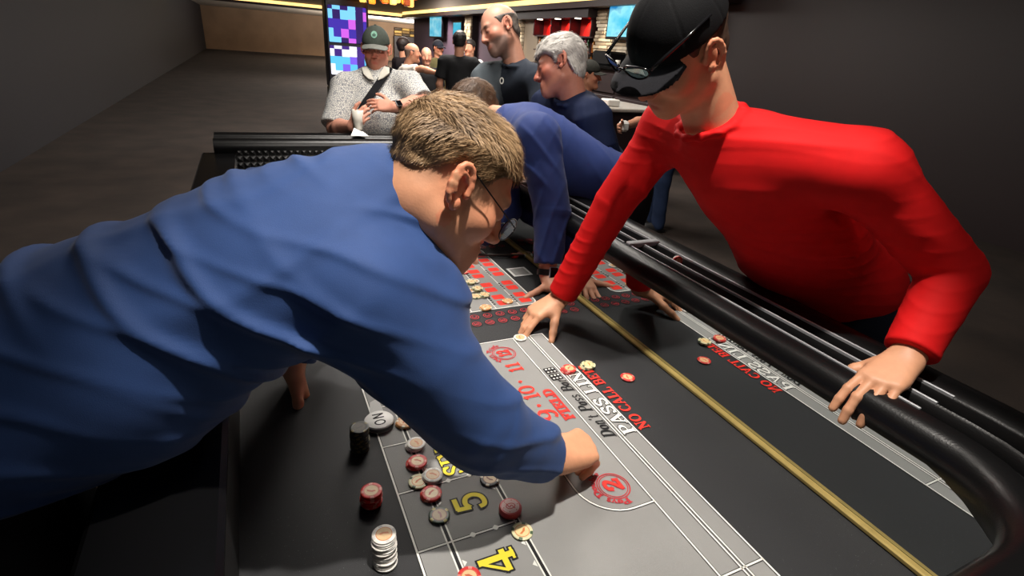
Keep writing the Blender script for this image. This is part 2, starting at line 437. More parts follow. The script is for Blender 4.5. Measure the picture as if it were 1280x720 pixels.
HL_Y = [-.13, -.085, -.05, -.032, -.015, .0, .018, .03, .045, .065, .12]
HL_Z = [-.085, -.078, -.05, .005, .03, .02, -.012, .03, .045, .06, .066]
def hair_obj(c, M, s, look, h, parent):
    hs = look['hair']; t = hs.get('t', .010)
    W = lambda x, y, z: c + s * (V(x, y, z) @ M)
    hl = np.array(hs.get('line', HL_Z)) + hs.get('lift', 0)
    bald = hs.get('bald', 0)
    def fn(P):
        q = ((P - c) @ M.T) / s; x, y, z = q.T
        rr = V(.077 + t * .75, .098 + t * .9, .088 + t); o = V(0, -.014, .03)
        k0 = np.linalg.norm((q - o) / rr, axis=1); k1 = np.linalg.norm((q - o) / rr ** 2, axis=1); d = k0 * (k0 - 1) / np.maximum(k1, 1e-6)
        e = q - V(0, -.04, -.035); kk = V(.067 + t * .5, .062 + t * .5, .06); k0 = np.linalg.norm(e / kk, axis=1); k1 = np.linalg.norm(e / kk ** 2, axis=1)
        d2 = k0 * (k0 - 1) / np.maximum(k1, 1e-6); hh = np.maximum(.03 - np.abs(d - d2), 0) / .03; d = np.minimum(d, d2) - hh * hh * .03 * .25
        cut = (np.interp(y, HL_Y, hl) - z) * .75
        if hs.get('fringe'): cut = np.where((y > .03), np.interp(y, [.03, .06, .12], [.02, .035, .03]) - z, cut) * .9
        if bald: cut = np.maximum(cut, np.minimum(.03 + y + .07, z - (.045)) )
        d = d + hs.get('taper', .35) * t * np.clip((.05 - z) / .07, 0, 1)
        d = d + hs.get('rough', .0025) * vnoise(q * V(1, .5, 1), 90, 3) + hs.get('wave', 0) * vnoise(q, 35, 5)
        kx = .01; hh = np.maximum(kx - np.abs(d - cut), 0) / kx
        return (np.maximum(d, cut) + hh * hh * kx * .25) * s
    R = .16 * s
    v, qd = surf([FN(fn, c - R, c + R)], h)
    if not len(v): return None
    n = hs.get('n', 0); cb = np.array(lin(hs['col'])); ct = np.array(lin(hs.get('col2', hs['col'])))
    def ccol(q, rnd): 
        f = np.clip((vnoise(q * V(1.2, .5, 1), 60, 9) * .35 + .5 + .35 * rnd), 0, 1)[:, None]
        f = np.clip(f + hs.get('grad', 0) * np.clip((.0 - q[:, 2:3]) / .06, 0, 1), 0, 1)
        return cb * (1 - f) + ct * f
    q = ((v - c) @ M.T) / s; cols = ccol(q, np.zeros(len(q)))
    tris = None; V2 = [v]; C2 = [cols]; T = []
    if n:
        # strands: thin tapered prisms combed along a flow field
        tri_c = v[qd].mean(1); nn = np.cross(v[qd[:, 2]] - v[qd[:, 0]], v[qd[:, 3]] - v[qd[:, 1]]); nn /= np.maximum(np.linalg.norm(nn, axis=1), 1e-9)[:, None]
        cc = ((tri_c - c) @ M.T) / s; nl = nn @ M.T
        ok = ((cc - V(0, -.014, .03)) * nl).sum(1) > 0; ii = np.flatnonzero(ok); ii = np.random.choice(ii, n)
        p = cc[ii] + np.random.normal(size=(n, 3)) * .0015; nl = nl[ii]
        L = hs.get('len', .018) * (0.6 + .7 * np.random.rand(n))
        L = L * np.where(p[:, 2] < .02, hs.get('side', .5), 1)
        fl = np.stack([p[:, 0] * 4 + .12 * vnoise(p, 40, 1), np.where(p[:, 2] > .06, hs.get('fwd', .5), -.4) + .2 * vnoise(p, 50, 2), -np.clip(.1 - p[:, 2], 0, .2) * 7], 1)
        fl -= (fl * nl).sum(1)[:, None] * nl; fl /= np.maximum(np.linalg.norm(fl, axis=1), 1e-6)[:, None]
        d0 = fl + nl * hs.get('stand', .35) + np.random.normal(size=(n, 3)) * .18; d0 /= np.linalg.norm(d0, axis=1)[:, None]
        d1 = fl + nl * (hs.get('stand', .35) - .35) + np.random.normal(size=(n, 3)) * .1; d1 /= np.linalg.norm(d1, axis=1)[:, None]
        a = p - nl * .002; b = a + d0 * L[:, None] * .55; e = b + d1 * L[:, None] * .45
        sx = np.cross(d0, nl); sx /= np.maximum(np.linalg.norm(sx, axis=1), 1e-6)[:, None]; wd = hs.get('w', .0009)
        pts = np.stack([a - sx * wd, a + sx * wd, b - sx * wd * .8, b + sx * wd * .8, e], 1)
        base = len(v) + np.arange(n)[:, None] * 5
        T = np.concatenate([base + np.array([[0, 1, 3]]), base + np.array([[0, 3, 2]]), base + np.array([[2, 3, 4]])])
        pw = c + s * (pts.reshape(-1, 3) @ M); V2.append(pw)
        C2.append(np.repeat(ccol(p, np.random.normal(size=n)), 5, 0))
    return np_mesh('hair', np.concatenate(V2), qd, mat('hair_fibre', (128, 128, 128), .55, attr=True, spec=.3), parent, np.concatenate(C2), T if len(T) else None)

def local_mb(mb, c, M, s=1.0):
    mb.v = [tuple(c + s * (np.array(p) @ M)) for p in mb.v]; return mb

def cap_obj(c, M, s, spec, parent, h):
    W = lambda x, y, z: c + s * (V(x, y, z) @ M)
    t = spec.get('tilt', 0.0)
    col, bcol = spec['col'], spec.get('brim', spec['col'])
    def fn(P):
        q = ((P - c) @ M.T) / s; x, y, z = q.T
        o = V(0, -.012, .032); rr = V(.087, .108, .100); e = q - o
        k0 = np.linalg.norm(e / rr, axis=1); k1 = np.linalg.norm(e / rr ** 2, axis=1); d = k0 * (k0 - 1) / np.maximum(k1, 1e-6)
        ang = np.arctan2(x, y + .012); seam = .0012 * np.exp(-((((ang / (math.pi / 3)) + .5) % 1 - .5) / .03) ** 2)
        return np.maximum(d + seam, (.028 + .18 * np.clip(-y - .03, -.2, 0.05) * .0 - z) * 1.0) * s
    R = .15 * s
    v, q = surf([FN(fn, c - R, c + R)], h)
    m = mat(spec['name'], col, .8, var=.12, vscale=60, bump=.25, bscale=500, spec=.15)
    cap = np_mesh('cap', v, q, m, parent)
    def fb(P):
        q = ((P - c) @ M.T) / s; x, y, z = q.T
        zz = z - (.036 - 5.0 * x * x - .25 * (y - .08)) ; rad = np.sqrt((x / .082) ** 2 + ((y - .06) / .098) ** 2)
        return np.maximum(np.maximum((rad - 1) * .08, np.abs(zz) * .85 - .0026), .045 - y) * s
    v, q = surf([FN(fb, c - .2 * s, c + .2 * s)], min(h, .003))
    mb_ = mat(spec['name'] + '_brim', bcol, .8, var=.1, vscale=60, bump=.2, bscale=500, spec=.15)
    np_mesh('brim', v, q, mb_, cap)
    b = MB(); b.lathe([(.009, 0), (.008, .004), (.004, .006)], 12); local_mb(b, W(0, -.012, .131), M, s); reparent(b.build('button', m, smooth=True), cap)
    return cap

def fabric(name, col, **k):
    d = dict(rough=.85, var=.10, vscale=14, bump=.25, bscale=450, spec=.2); d.update(k)
    return mat(name, col, **d)
SKIN = lambda: mat('skin', (200, 150, 120), .5, attr=True, var=.06, vscale=60, bump=.12, bscale=260, sss=.0, spec=.35)
DENIM = lambda c: fabric('trousers_%d_%d_%d' % c, c)

def person(label, J, look, h=.006, group=None, name='person'):
    base = V(J['P'][0], J['P'][1], 0); root = empty(name, base); tag(root, label, 'person', group)
    s = J.get('hs', 1.0); M = frame(J['hf'], J.get('hu', (0, 0, 1))); c = np.array(J['H'], float)
    P, N, SL, SR = (np.array(J[k], float) for k in ('P', 'N', 'SL', 'SR'))
    fine = look.get('fine', True)
    body, TM = torso_prims(P, N, SL, SR, -.02, J.get('belly', 0) * .8, look.get('sc', 1.0))
    W = lambda x, y, z: c + s * (V(x, y, z) @ M)
    nr = look.get('neck', .056)
    body += [RC(N - TM[2] * .02, W(0, -.03, -.05), nr + .006, nr, .03)]
    arms = []; sleeves = []
    slv = look.get('sleeve', 'long'); si = look.get('slv_r', .018)
    for sd, S, key in ((-1, SL, 'L'), (1, SR, 'R')):
        E = J.get('E' + key); Wr = J.get('W' + key)
        if E is None: continue
        E = np.array(E, float); Wr = np.array(Wr, float); am = look.get('arm', 1.0)
        arms += [RC(S, E, .05 * am, .041 * am, .03), RC(E, lerp(E, Wr, .35), .041 * am, .044 * am, .02), RC(lerp(E, Wr, .35), Wr, .044 * am, .0285 * am, .02)]
        hd = J.get('hand' + key)
        if hd: arms += hand_prims(Wr + nrm(np.array(hd['d'])) * .008, hd['d'], hd['n'], sd, hd['curls'], hd.get('spread', .1), hd.get('thumb', (.8, .5, .2)), hd.get('s', 1.0), hd.get('tcurl', (.25, .3)))
        if slv == 'long':
            cf = J.get('cuff', .93)
            sleeves += [RC(S, E, .054 * am + si, .044 * am + si, .04), CC(E, lerp(E, Wr, cf), .043 * am + si, .034 * am + si * look.get('cuffk', .5), .006, .008)]
        elif slv == 'short':
            sleeves += [CC(S, lerp(S, E, look.get('slv_l', .72)), .056 * am + si, .055 * am + si, .006, .04)]
    body += head_prims(c, M, s, look.get('ears', True), fine) + arms
    v, q = surf(body, h)
    cols = skin_cols(v, c, M, s, look)
    if look.get('cut'): pass
    bo = np_mesh('body', v, q, SKIN(), root, cols)
    # eyes
    if look.get('eyes', fine):
        for sg in (-1, 1):
            e = MB(); e.lathe([(.0001 + .0116 * math.sin(a), -.0116 * math.cos(a)) for a in np.linspace(.02, 3.12, 9)], 14, mis=lambda i, k: 1 if i >= 6 else 0)
            Me = frame(M[2] * -1, M[1]);  Me = np.stack([M[0], -M[2], M[1]])
            local_mb(e, W(sg * .031, .0770, -.004), Me, s)
            reparent(e.build('eye', [mat('eye_white', (205, 195, 185), .25), mat('eye_iris', look.get('iris', (50, 40, 35)), .2)], smooth=True), bo)
    # shirt
    infl = look.get('shirt_infl', .012)
    sh, _ = torso_prims(P, N, SL, SR, infl, J.get('belly', 0), look.get('sc', 1.0))
    sh += sleeves + [RC(N - TM[2] * .05, N - TM[2] * .02 , nr + .012, nr + .008, .03)]
    if look.get('collar') == 'cut':
        a = nrm(np.array(look['cax'])); sh += [CC(N - a * .07, N + a * look.get('cup', .022), look.get('cr', .09) + .02, look.get('cr', .09), .005, .04)]
    if look.get('collar') == 'ring':
        d = nrm(W(0, -.03, -.05) - N); cen = N + d * .012; a1 = TM[0]; a2 = np.cross(d, a1)
        an = np.linspace(0, 2 * math.pi, 13); pts = [cen + (nr + .014) * (math.cos(a) * a1 + 1.1 * math.sin(a) * a2) for a in an]
        sh += [RC(pts[i], pts[i + 1], .007, .007, .012) for i in range(12)]
    elif look.get('collar') == 'fold':
        d = nrm(W(0, -.03, -.05) - N); a1 = TM[0]; a2 = np.cross(d, a1)
        an = np.linspace(-.35, math.pi + .35, 12) + math.pi
        for rr, hh, k in ((nr + .010, .045, .008), (nr + .022, .022, .008)):
            pts = [N + d * hh + rr * (math.cos(a) * a1 + 1.12 * math.sin(a) * a2 * -1) for a in an + math.pi]
            pts = [N + d * hh + rr * (math.cos(a) * a1 + 1.12 * math.sin(a) * a2) for a in an]
            sh += [RC(pts[i], pts[i + 1], .010, .010, k) for i in range(11)]
    sh += look.get('extra', [])
    dsp = look.get('disp'); dm = look.get('dmax', .006 if dsp else 0)
    if dsp is None:
        dsp = lambda X: .004 * vnoise(X * V(1, 1, .6), 22, 4); dm = .005
    v, q = surf(sh, look.get('hc', h * 1.2), dsp, dm)
    sobj = np_mesh('shirt', v, q, look['shirt'], root)
    # trousers and shoes
    if look.get('trousers'):
        u = TM[2]; f = nrm(V(TM[1][0], TM[1][1], 0)); r = nrm(V(TM[0][0], TM[0][1], 0)); st = J.get('stance', .11); tp = []
        tp += [EL(P + u * .0, V(.168 * look.get('sc', 1.0) + .008, .125 * look.get('sc', 1.0) + J.get('belly', 0) * .3 + .006, .14), TM, .05)]
        for sg in (-1, 1):
            H = P + r * sg * .085 - V(0, 0, .05); A = V(P[0], P[1], 0) + r * sg * st + f * J.get('foot', 0.0) + V(0, 0, .09); K = lerp(H, A, .48) + f * .03
            tp += [RC(H, K, .098, .074, .04), RC(K, A + V(0, 0, -.02), .074, .062, .03)]
        v, q = surf(tp, .014, lambda X: .004 * vnoise(X, 25, 6), .005)
        np_mesh('trousers', v, q, look['trousers'], root)
        for sg in (-1, 1):
            A = V(P[0], P[1], 0) + r * sg * st + f * J.get('foot', 0.0)
            sp = [RC(A + V(0, 0, .05), A + f * .12 + V(0, 0, .04), .042, .045, .02), EL(A + f * .05 + V(0, 0, .02), V(.048, .145, .03), np.stack([r, f, V(0, 0, 1)]), .02),
                  FN(lambda X: X[:, 2] - .002, A, A, 0, 'x')]
            sp[2]['op'] = '-'; 
            sp = sp[:2]
            v, q = surf(sp, .012); v[:, 2] = np.maximum(v[:, 2], .003)
            np_mesh('shoe', v, q, mat('shoe_' + look.get('shoe', 'dark'), (30, 28, 28) if look.get('shoe', 'dark') == 'dark' else (190, 185, 175), .6), root)
    if look.get('hair'): hair_obj(c, M, s, look, look.get('hh', h), root)
    cap = None
    if look.get('cap'): cap = cap_obj(c, M, s, look['cap'], root, look.get('ch', h))
    return dict(root=root, body=bo, shirt=sobj, cap=cap, c=c, M=M, W=W, s=s, TM=TM, base=base)
RELAX = [(.25, .35, .2), (.3, .4, .25), (.35, .45, .25), (.4, .5, .3)]
FLAT = [(.1, .12, .08), (.08, .12, .08), (.1, .12, .08), (.12, .15, .1)]
GRIP = [(.7, .9, .5), (.8, 1.0, .6), (.9, 1.0, .6), (1.0, 1.0, .6)]

# ------------------------------------------------------------------ the craps table
FZ = 0.74
X0, X1, Y0, Y1 = -0.10, 0.985, 0.16, 3.16      # inside of the four walls
table = empty('craps_table', (0.45, 1.68, 0)); tag(table, 'long casino dice table with printed black and grey felt, mirrored wall and black rail', 'table')
def tpart(mb, name, m, smooth=False, parent=None): return reparent(mb.build(name, m, smooth=smooth), parent or table)
def felt(name, col):
    m = mat(name, col, .62, var=.10, vscale=5, bump=.35, bscale=900, spec=.35)
    nt = m.node_tree; b = nt.nodes['Principled BSDF']     # pale lint and chalk dust caught in the weave
    tc = nt.nodes.new('ShaderNodeTexCoord'); vo = nt.nodes.new('ShaderNodeTexVoronoi'); vo.inputs['Scale'].default_value = 150; nt.links.new(tc.outputs['Object'], vo.inputs['Vector'])
    lt = nt.nodes.new('ShaderNodeMath'); lt.operation = 'LESS_THAN'; lt.inputs[1].default_value = .055; nt.links.new(vo.outputs['Distance'], lt.inputs[0])
    n = nt.nodes.new('ShaderNodeTexNoise'); n.inputs['Scale'].default_value = 6; nt.links.new(tc.outputs['Object'], n.inputs['Vector'])
    gt = nt.nodes.new('ShaderNodeMath'); gt.operation = 'GREATER_THAN'; gt.inputs[1].default_value = .52; nt.links.new(n.outputs['Fac'], gt.inputs[0])
    mu = nt.nodes.new('ShaderNodeMath'); mu.operation = 'MULTIPLY'; nt.links.new(lt.outputs[0], mu.inputs[0]); nt.links.new(gt.outputs[0], mu.inputs[1])
    m2 = nt.nodes.new('ShaderNodeMath'); m2.operation = 'MULTIPLY'; m2.inputs[1].default_value = .45; nt.links.new(mu.outputs[0], m2.inputs[0])
    src = b.inputs['Base Color'].links[0].from_socket
    x = nt.nodes.new('ShaderNodeMix'); x.data_type = 'RGBA'; nt.links.new(m2.outputs[0], x.inputs['Factor']); nt.links.new(src, x.inputs['A']); x.inputs['B'].default_value = (.5, .5, .5, 1)
    nt.links.new(x.outputs['Result'], b.inputs['Base Color']); return m
black_felt = felt('felt_black', (38, 39, 41)); grey_felt = felt('felt_grey', (138, 138, 136))
ink = lambda n, c: mat('ink_' + n, c, .6, var=.06, vscale=60, spec=.3)
RED, WHT, BLK, YEL, DRED = ink('red', (226, 52, 40)), ink('white', (228, 228, 222)), ink('black', (22, 22, 24)), ink('yellow', (226, 208, 52)), ink('dark_red', (176, 48, 56))
tpart(MB().box((X0 - .02, Y0 - .02, FZ - .03), (X1 + .02, Y1 + .02, FZ)), 'felt_bed', black_felt)
tpart(MB().box((X0 - .06, Y0 - .06, .55), (X1 + .06, Y1 + .06, FZ - .03)), 'table_carcass', mat('table_wood', (34, 24, 20), .45, var=.2, vscale=8))
for lx in (X0 + .12, X1 - .12):
    for ly in (Y0 + .35, Y1 - .35):
        l = MB(); l.lathe([(.10, 0), (.10, .04), (.06, .07), (.055, .2), (.075, .32), (.05, .45), (.09, .52), (.09, .55)], 16, (lx, ly, 0)); tpart(l, 'leg', mat('table_wood', (34, 24, 20)), True)

def flat(mb, pts, z, mi=0): mb.poly([(x, y, z) for x, y in pts], mi)
def rrect(x0, y0, x1, y1, r, n=8, corners=(1, 1, 1, 1)):
    out = []
    for i, (cx, cy, a) in enumerate(((x1, y1, 0), (x0, y1, 90), (x0, y0, 180), (x1, y0, 270))):
        if not corners[i] or r <= 0: out.append((cx, cy)); continue
        ox = cx - r if i in (0, 3) else cx + r; oy = cy - r if i in (0, 1) else cy + r
        out += [(ox + r * math.cos(math.radians(a + 90 * k / n)), oy + r * math.sin(math.radians(a + 90 * k / n))) for k in range(n + 1)]
    return out
def strip(mb, pts, w, z, closed=False, mi=0):
    """flat printed line of width w along pts (mitred)"""
    P = [np.array(p, float) for p in pts]; n = len(P); L = []; Rr = []
    for i in range(n):
        a = P[(i - 1) % n] if (closed or i) else P[i]; b = P[(i + 1) % n] if (closed or i < n - 1) else P[i]
        d1 = P[i] - a; d2 = b - P[i]; d1 = d1 / (np.linalg.norm(d1) or 1); d2 = d2 / (np.linalg.norm(d2) or 1)
        t = d1 + d2; t = t / (np.linalg.norm(t) or 1); nn = V(-t[1], t[0]); m = 1 / max(.4, abs(nn @ V(-d2[1], d2[0]) if np.linalg.norm(d2) else 1))
        ww = w[i] if not np.isscalar(w) else w
        L.append(P[i] + nn * ww / 2 * m); Rr.append(P[i] - nn * ww / 2 * m)
    o = [(q[0], q[1], z) for q in L] + [(q[0], q[1], z) for q in Rr]
    fs = [(i, n + i, n + (i + 1) % n, (i + 1) % n) for i in range(n if closed else n - 1)]
    mb.add(o, fs, mi)

# grey printed areas of both halves; the far half mirrors the near half about the middle of the table
YM = 1.69
def half(mir):
    F = (lambda y: 2 * YM - y) if mir else (lambda y: y)
    def fp(mb, pts, z, mi=0):
        pts = [(x, F(y)) for x, y in pts]; flat(mb, pts[::-1] if mir else pts, z, mi)
    g = MB(); ylo = .22 if not mir else .26
    fp(g, [(.171, ylo), (.733, ylo), (.733, 1.231), (.171, 1.231)], FZ + .0006)
    tpart(g, 'layout_panel', grey_felt)
    ln = MB(); z = FZ + .0011; lw = .0035
    def S(pts, w=lw, closed=False, mi=0, zz=z): strip(ln, [(x, F(y)) for x, y in pts], w, zz, closed, mi)
    def S2(pts, closed=False):                      # white line with thin dark edges
        S(pts, lw + .003, closed, 1, z); S(pts, lw, closed, 0, z + .0004)
    S2([(.171, ylo), (.171, 1.231), (.733, 1.231), (.733, ylo)])
    for x in (.229, .359): 
        S([(x, ylo), (x, 1.231)], .012, False, 1); 
        for q in (-.0045, .0045): S([(x + q, ylo), (x + q, 1.231)], .003, False, 0, z + .0004)
    for x in (.6825, .6905): S2([(x, ylo), (x, 1.231)])
    S2([(.634, ylo), (.634, 1.231)])
    for k in range(-1, 5):
        y = .617 + .1375 * k
        S2([(.171, y), (.359, y)])
        for x in (.272, .316):                      # small lozenges on the row lines
            d = .0075; q = [(x - d, y), (x, y - d * .8), (x + d, y), (x, y + d * .8)]; fp(ln, q, z + .0007, 0)
        for x, sg in ((.229 + .0075, 1), (.359 - .0075, -1)):
            for yy in (y + .045, y + .09):
                fp(ln, [(x, yy - .007), (x + sg * .007, yy), (x, yy + .007)][::sg], z + .0007, 0)
    r = .085; cor = [(.5 + r - r * math.sin(a), .563 + r - r * math.cos(a)) for a in np.linspace(0, math.pi / 2, 10)]
    S2([(.634, .563)] + cor + [(.5, 1.231)])
    S2([(.634, .385), (.733, .385)])
    tpart(ln, 'printed_lines', [WHT, BLK])
half(False); half(True)

# ------- lettering: a small slab-serif alphabet drawn with strokes
def arc(cx, cy, rx, ry, a0, a1, n=14): return [(cx + rx * math.cos(math.radians(a0 + (a1 - a0) * i / n)), cy + ry * math.sin(math.radians(a0 + (a1 - a0) * i / n))) for i in range(n + 1)]
def spl(p, n=6):
    p = [np.array(q, float) for q in p]; q = [2 * p[0] - p[1]] + p + [2 * p[-1] - p[-2]]; out = []
    for i in range(1, len(q) - 2):
        for k in range(n):
            t = k / n; out.append(tuple(.5 * (2 * q[i] + (q[i + 1] - q[i - 1]) * t + (2 * q[i - 1] - 5 * q[i] + 4 * q[i + 1] - q[i + 2]) * t * t + (3 * q[i] - q[i - 1] - 3 * q[i + 1] + q[i + 2]) * t ** 3)))
    return out + [tuple(p[-1])]
def sf(x, y, w=.34): return ('h', [(x - w / 2, y), (x + w / 2, y)])     # serif
T_, t_ = .19, .085
G = {
 'N': (.95, [('t', [(.2, 0), (.2, 1)]), ('T', [(.16, 1), (.76, 0)]), ('t', [(.75, 0), (.75, 1)]), sf(.2, .04), sf(.15, .96, .25), sf(.75, .96)]),
 'O': (.92, [('c', arc(.46, .5, .35, .45, 0, 360, 28))]),
 'C': (.86, [('c', arc(.47, .5, .36, .45, 50, 318, 22)), ('t', [(.72, .68), (.72, .98)]), ('t', [(.72, .02), (.72, .24)])]),
 'A': (.92, [('t', [(.16, 0), (.44, 1)]), ('T', [(.46, 1), (.76, 0)]), ('t', [(.26, .3), (.64, .3)]), sf(.16, .04, .3), sf(.77, .04, .34)]),
 'L': (.80, [('T', [(.26, 0), (.26, 1)]), ('t', [(.2, .05), (.74, .05)]), ('t', [(.72, 0), (.72, .34)]), sf(.26, .96), sf(.2, .04, .3)]),
 'B': (.85, [('T', [(.24, 0), (.24, 1)]), ('c', [(.24, .95)] + arc(.46, .74, .22, .21, 90, -90, 10) + [(.24, .53)]), ('c', [(.24, .53)] + arc(.47, .29, .26, .24, 90, -90, 10) + [(.24, .05)]), sf(.18, .04, .26), sf(.18, .96, .26)]),
 'E': (.80, [('T', [(.24, 0), (.24, 1)]), ('t', [(.2, .95), (.7, .95)]), ('t', [(.2, .05), (.74, .05)]), ('t', [(.24, .52), (.54, .52)]), ('t', [(.69, 1), (.69, .7)]), ('t', [(.73, 0), (.73, .32)]), ('t', [(.54, .38), (.54, .66)]), sf(.18, .04, .26), sf(.18, .96, .26)]),
 'F': (.76, [('T', [(.24, 0), (.24, 1)]), ('t', [(.2, .95), (.68, .95)]), ('t', [(.24, .52), (.52, .52)]), ('t', [(.67, 1), (.67, .7)]), ('t', [(.52, .38), (.52, .66)]), sf(.24, .04), sf(.18, .96, .26)]),
 'T': (.84, [('T', [(.42, 0), (.42, 1)]), ('t', [(.1, .95), (.74, .95)]), ('t', [(.11, 1), (.11, .68)]), ('t', [(.73, 1), (.73, .68)]), sf(.42, .04)]),
 'S': (.76, [('m', spl([(.64, .74), (.55, .92), (.34, .95), (.16, .82), (.2, .63), (.42, .52), (.62, .37), (.62, .15), (.4, .04), (.2, .09), (.12, .28)])), ('t', [(.65, .68), (.65, .98)]), ('t', [(.11, .02), (.11, .32)])]),
 'P': (.80, [('T', [(.24, 0), (.24, 1)]), ('c', [(.24, .95)] + arc(.46, .71, .25, .24, 90, -90, 12) + [(.24, .47)]), sf(.24, .04), sf(.18, .96, .26)]),
 'I': (.50, [('T', [(.25, 0), (.25, 1)]), sf(.25, .04, .42), sf(.25, .96, .42)]),
 'D': (.92, [('T', [(.24, 0), (.24, 1)]), ('c', [(.24, .95), (.4, .95)] + arc(.42, .5, .36, .45, 88, -88, 16) + [(.4, .05), (.24, .05)]), sf(.18, .04, .26), sf(.18, .96, .26)]),
 'X': (.90, [('T', [(.16, 1), (.74, 0)]), ('t', [(.72, 1), (.18, 0)]), sf(.17, .96, .32), sf(.72, .96, .28), sf(.18, .04, .28), sf(.74, .04, .32)]),
 'n': (.60, [('s', [(.16, 0), (.16, .6)]), ('s', spl([(.16, .42), (.3, .6), (.42, .56), (.44, .4), (.44, 0)])), sf(.12, .58, .14), sf(.16, .03, .22), sf(.46, .03, .22)]),
 'o': (.58, [('c', arc(.28, .31, .2, .28, 0, 360, 20))]),
 'y': (.58, [('s', [(.12, .6), (.3, .05)]), ('t', [(.48, .6), (.24, -.2), (.1, -.22)]), sf(.12, .58, .2), sf(.48, .58, .2)]),
 't': (.42, [('s', spl([(.2, .82), (.2, .15), (.26, .05), (.36, .07)])), ('t', [(.06, .58), (.36, .58)])]),
 "'": (.26, [('s', [(.14, .98), (.1, .76)])]),
 'a': (.58, [('s', [(.44, .6), (.44, .06), (.52, .03)]), ('c', arc(.27, .29, .18, .26, 0, 360, 18))]),
 's': (.50, [('s', spl([(.4, .5), (.28, .6), (.13, .52), (.17, .37), (.34, .27), (.4, .13), (.27, .03), (.1, .08)]))]),
 'r': (.46, [('s', [(.16, 0), (.16, .6)]), ('s', spl([(.16, .42), (.28, .58), (.38, .56)])), sf(.16, .03, .22), sf(.12, .58, .14)]),
 'u': (.60, [('s', spl([(.14, .6), (.14, .2), (.22, .04), (.36, .1), (.42, .3)])), ('s', [(.44, .6), (.44, 0)]), sf(.12, .58, .16)]),
 'b': (.58, [('s', [(.14, 1), (.14, 0)]), ('c', arc(.3, .3, .18, .27, 0, 360, 18))]),
 'l': (.30, [('s', [(.15, 1), (.15, 0)]), sf(.12, .97, .16), sf(.15, .03, .22)]),
 'e': (.56, [('s', [(.1, .33), (.44, .33)] + arc(.27, .31, .18, .27, 8, 320, 14))]),
 'i': (.28, [('s', [(.14, .6), (.14, 0)]), ('s', [(.14, .76), (.14, .9)]), sf(.14, .03, .2)]),
 'p': (.58, [('s', [(.14, .6), (.14, -.25)]), ('c', arc(.3, .3, .18, .27, 0, 360, 18))]),
 '0': (.78, [('c', arc(.39, .5, .28, .44, 0, 360, 26))]),
 '1': (.56, [('T', [(.3, 0), (.3, 1)]), ('t', [(.3, .96), (.1, .80)]), ('h', [(.08, .05), (.52, .05)])]),
 '2': (.78, [('m', spl([(.16, .68), (.2, .88), (.38, .96), (.58, .88), (.62, .7), (.5, .48), (.26, .24), (.12, .08)])), ('m', [(.1, .08), (.66, .08)]), ('t', [(.67, .0), (.69, .3)]), ('m', [(.16, .66), (.22, .72)])]),
 '3': (.76, [('m', spl([(.14, .76), (.22, .92), (.4, .96), (.58, .86), (.58, .68), (.44, .54), (.34, .53)])), ('m', spl([(.34, .53), (.56, .46), (.64, .28), (.54, .1), (.34, .04), (.18, .1), (.12, .26)]))]),
 '4': (.82, [('T', [(.54, 0), (.54, 1)]), ('t', [(.54, .98), (.08, .32)]), ('m', [(.06, .30), (.76, .30)]), ('h', [(.36, .05), (.74, .05)])]),
 '5': (.78, [('m', [(.2, .92), (.66, .92)]), ('m', [(.22, .96), (.18, .52)]), ('m', spl([(.18, .54), (.36, .64), (.58, .56), (.65, .34), (.54, .12), (.34, .05), (.16, .1), (.12, .26)]))]),
 '6': (.78, [('c', arc(.39, .3, .26, .26, 0, 360, 22)), ('m', spl([(.6, .84), (.46, .96), (.28, .88), (.16, .62), (.14, .32)]))]),
 '9': (.78, [('c', arc(.39, .68, .26, .26, 0, 360, 22)), ('m', spl([(.16, .14), (.32, .03), (.5, .1), (.63, .36), (.64, .68)]))]),
 '.': (.40, [('d', arc(.2, .45, .09, .09, 0, 360, 12))]),
}
def glyph(mb, ch, place, grow=0.0, z=0.0, mi=0, bold=1.0):
    adv, st = G[ch]
    for kk, (kind, pts) in enumerate(st):
        z = z + 3e-5
        if kind == 'd':
            c = np.mean(pts, 0); mb.poly([place(*(c + (np.array(p) - c) * (1 + grow * 5)), z) for p in pts], mi); continue
        P = [np.array(p, float) for p in pts]; n = len(P)
        closed = kind == 'c' and np.linalg.norm(P[0] - P[-1]) < 1e-6
        if closed: P = P[:-1]; n -= 1
        L = []; Rr = []
        for i in range(n):
            a = P[(i - 1) % n] if (closed or i) else P[i]; b = P[(i + 1) % n] if (closed or i < n - 1) else P[i]
            d = b - a; d = d / (np.linalg.norm(d) or 1); nn = V(-d[1], d[0])
            wd = {'T': T_, 't': t_, 'h': .075, 's': .10, 'm': .155}.get(kind)
            if kind == 'c': wd = t_ + (T_ - t_) * abs(d[1]) ** 1.5
            wd = wd * bold / 2 + grow
            e = 0
            if not closed and i == 0: e = -grow
            if not closed and i == n - 1: e = grow
            L.append(P[i] + nn * wd + d * e); Rr.append(P[i] - nn * wd + d * e)
        o = [place(q[0], q[1], z) for q in L] + [place(q[0], q[1], z) for q in Rr]
        mb.add(o, [(i, n + i, n + (i + 1) % n, (i + 1) % n) for i in range(n if closed else n - 1)], mi)
def word(name, text, x, y0, y1, hgt, fill, edge=None, slant=0.0, bold=1.0, lab_=None):
    """letters stand with their tops toward the pit (-x) and read away from the near end (+y)"""
    tot = sum(.45 if c == ' ' else G[c][0] for c in text); sc = (y1 - y0) / tot; mb = MB(); pen = 0
    for c in text:
        if c == ' ': pen += .45; continue
        pl = lambda u, v, z, pen=pen: (x + hgt / 2 - v * hgt, y0 + (pen + u + slant * v) * sc, z)
        if edge: glyph(mb, c, pl, .05, FZ + .0019, 1, bold)
        glyph(mb, c, pl, 0, FZ + .0023, 0, bold); pen += G[c][0]
    o = tpart(mb, name, [fill, edge or fill]); 
    if lab_: lab(o, lab_)
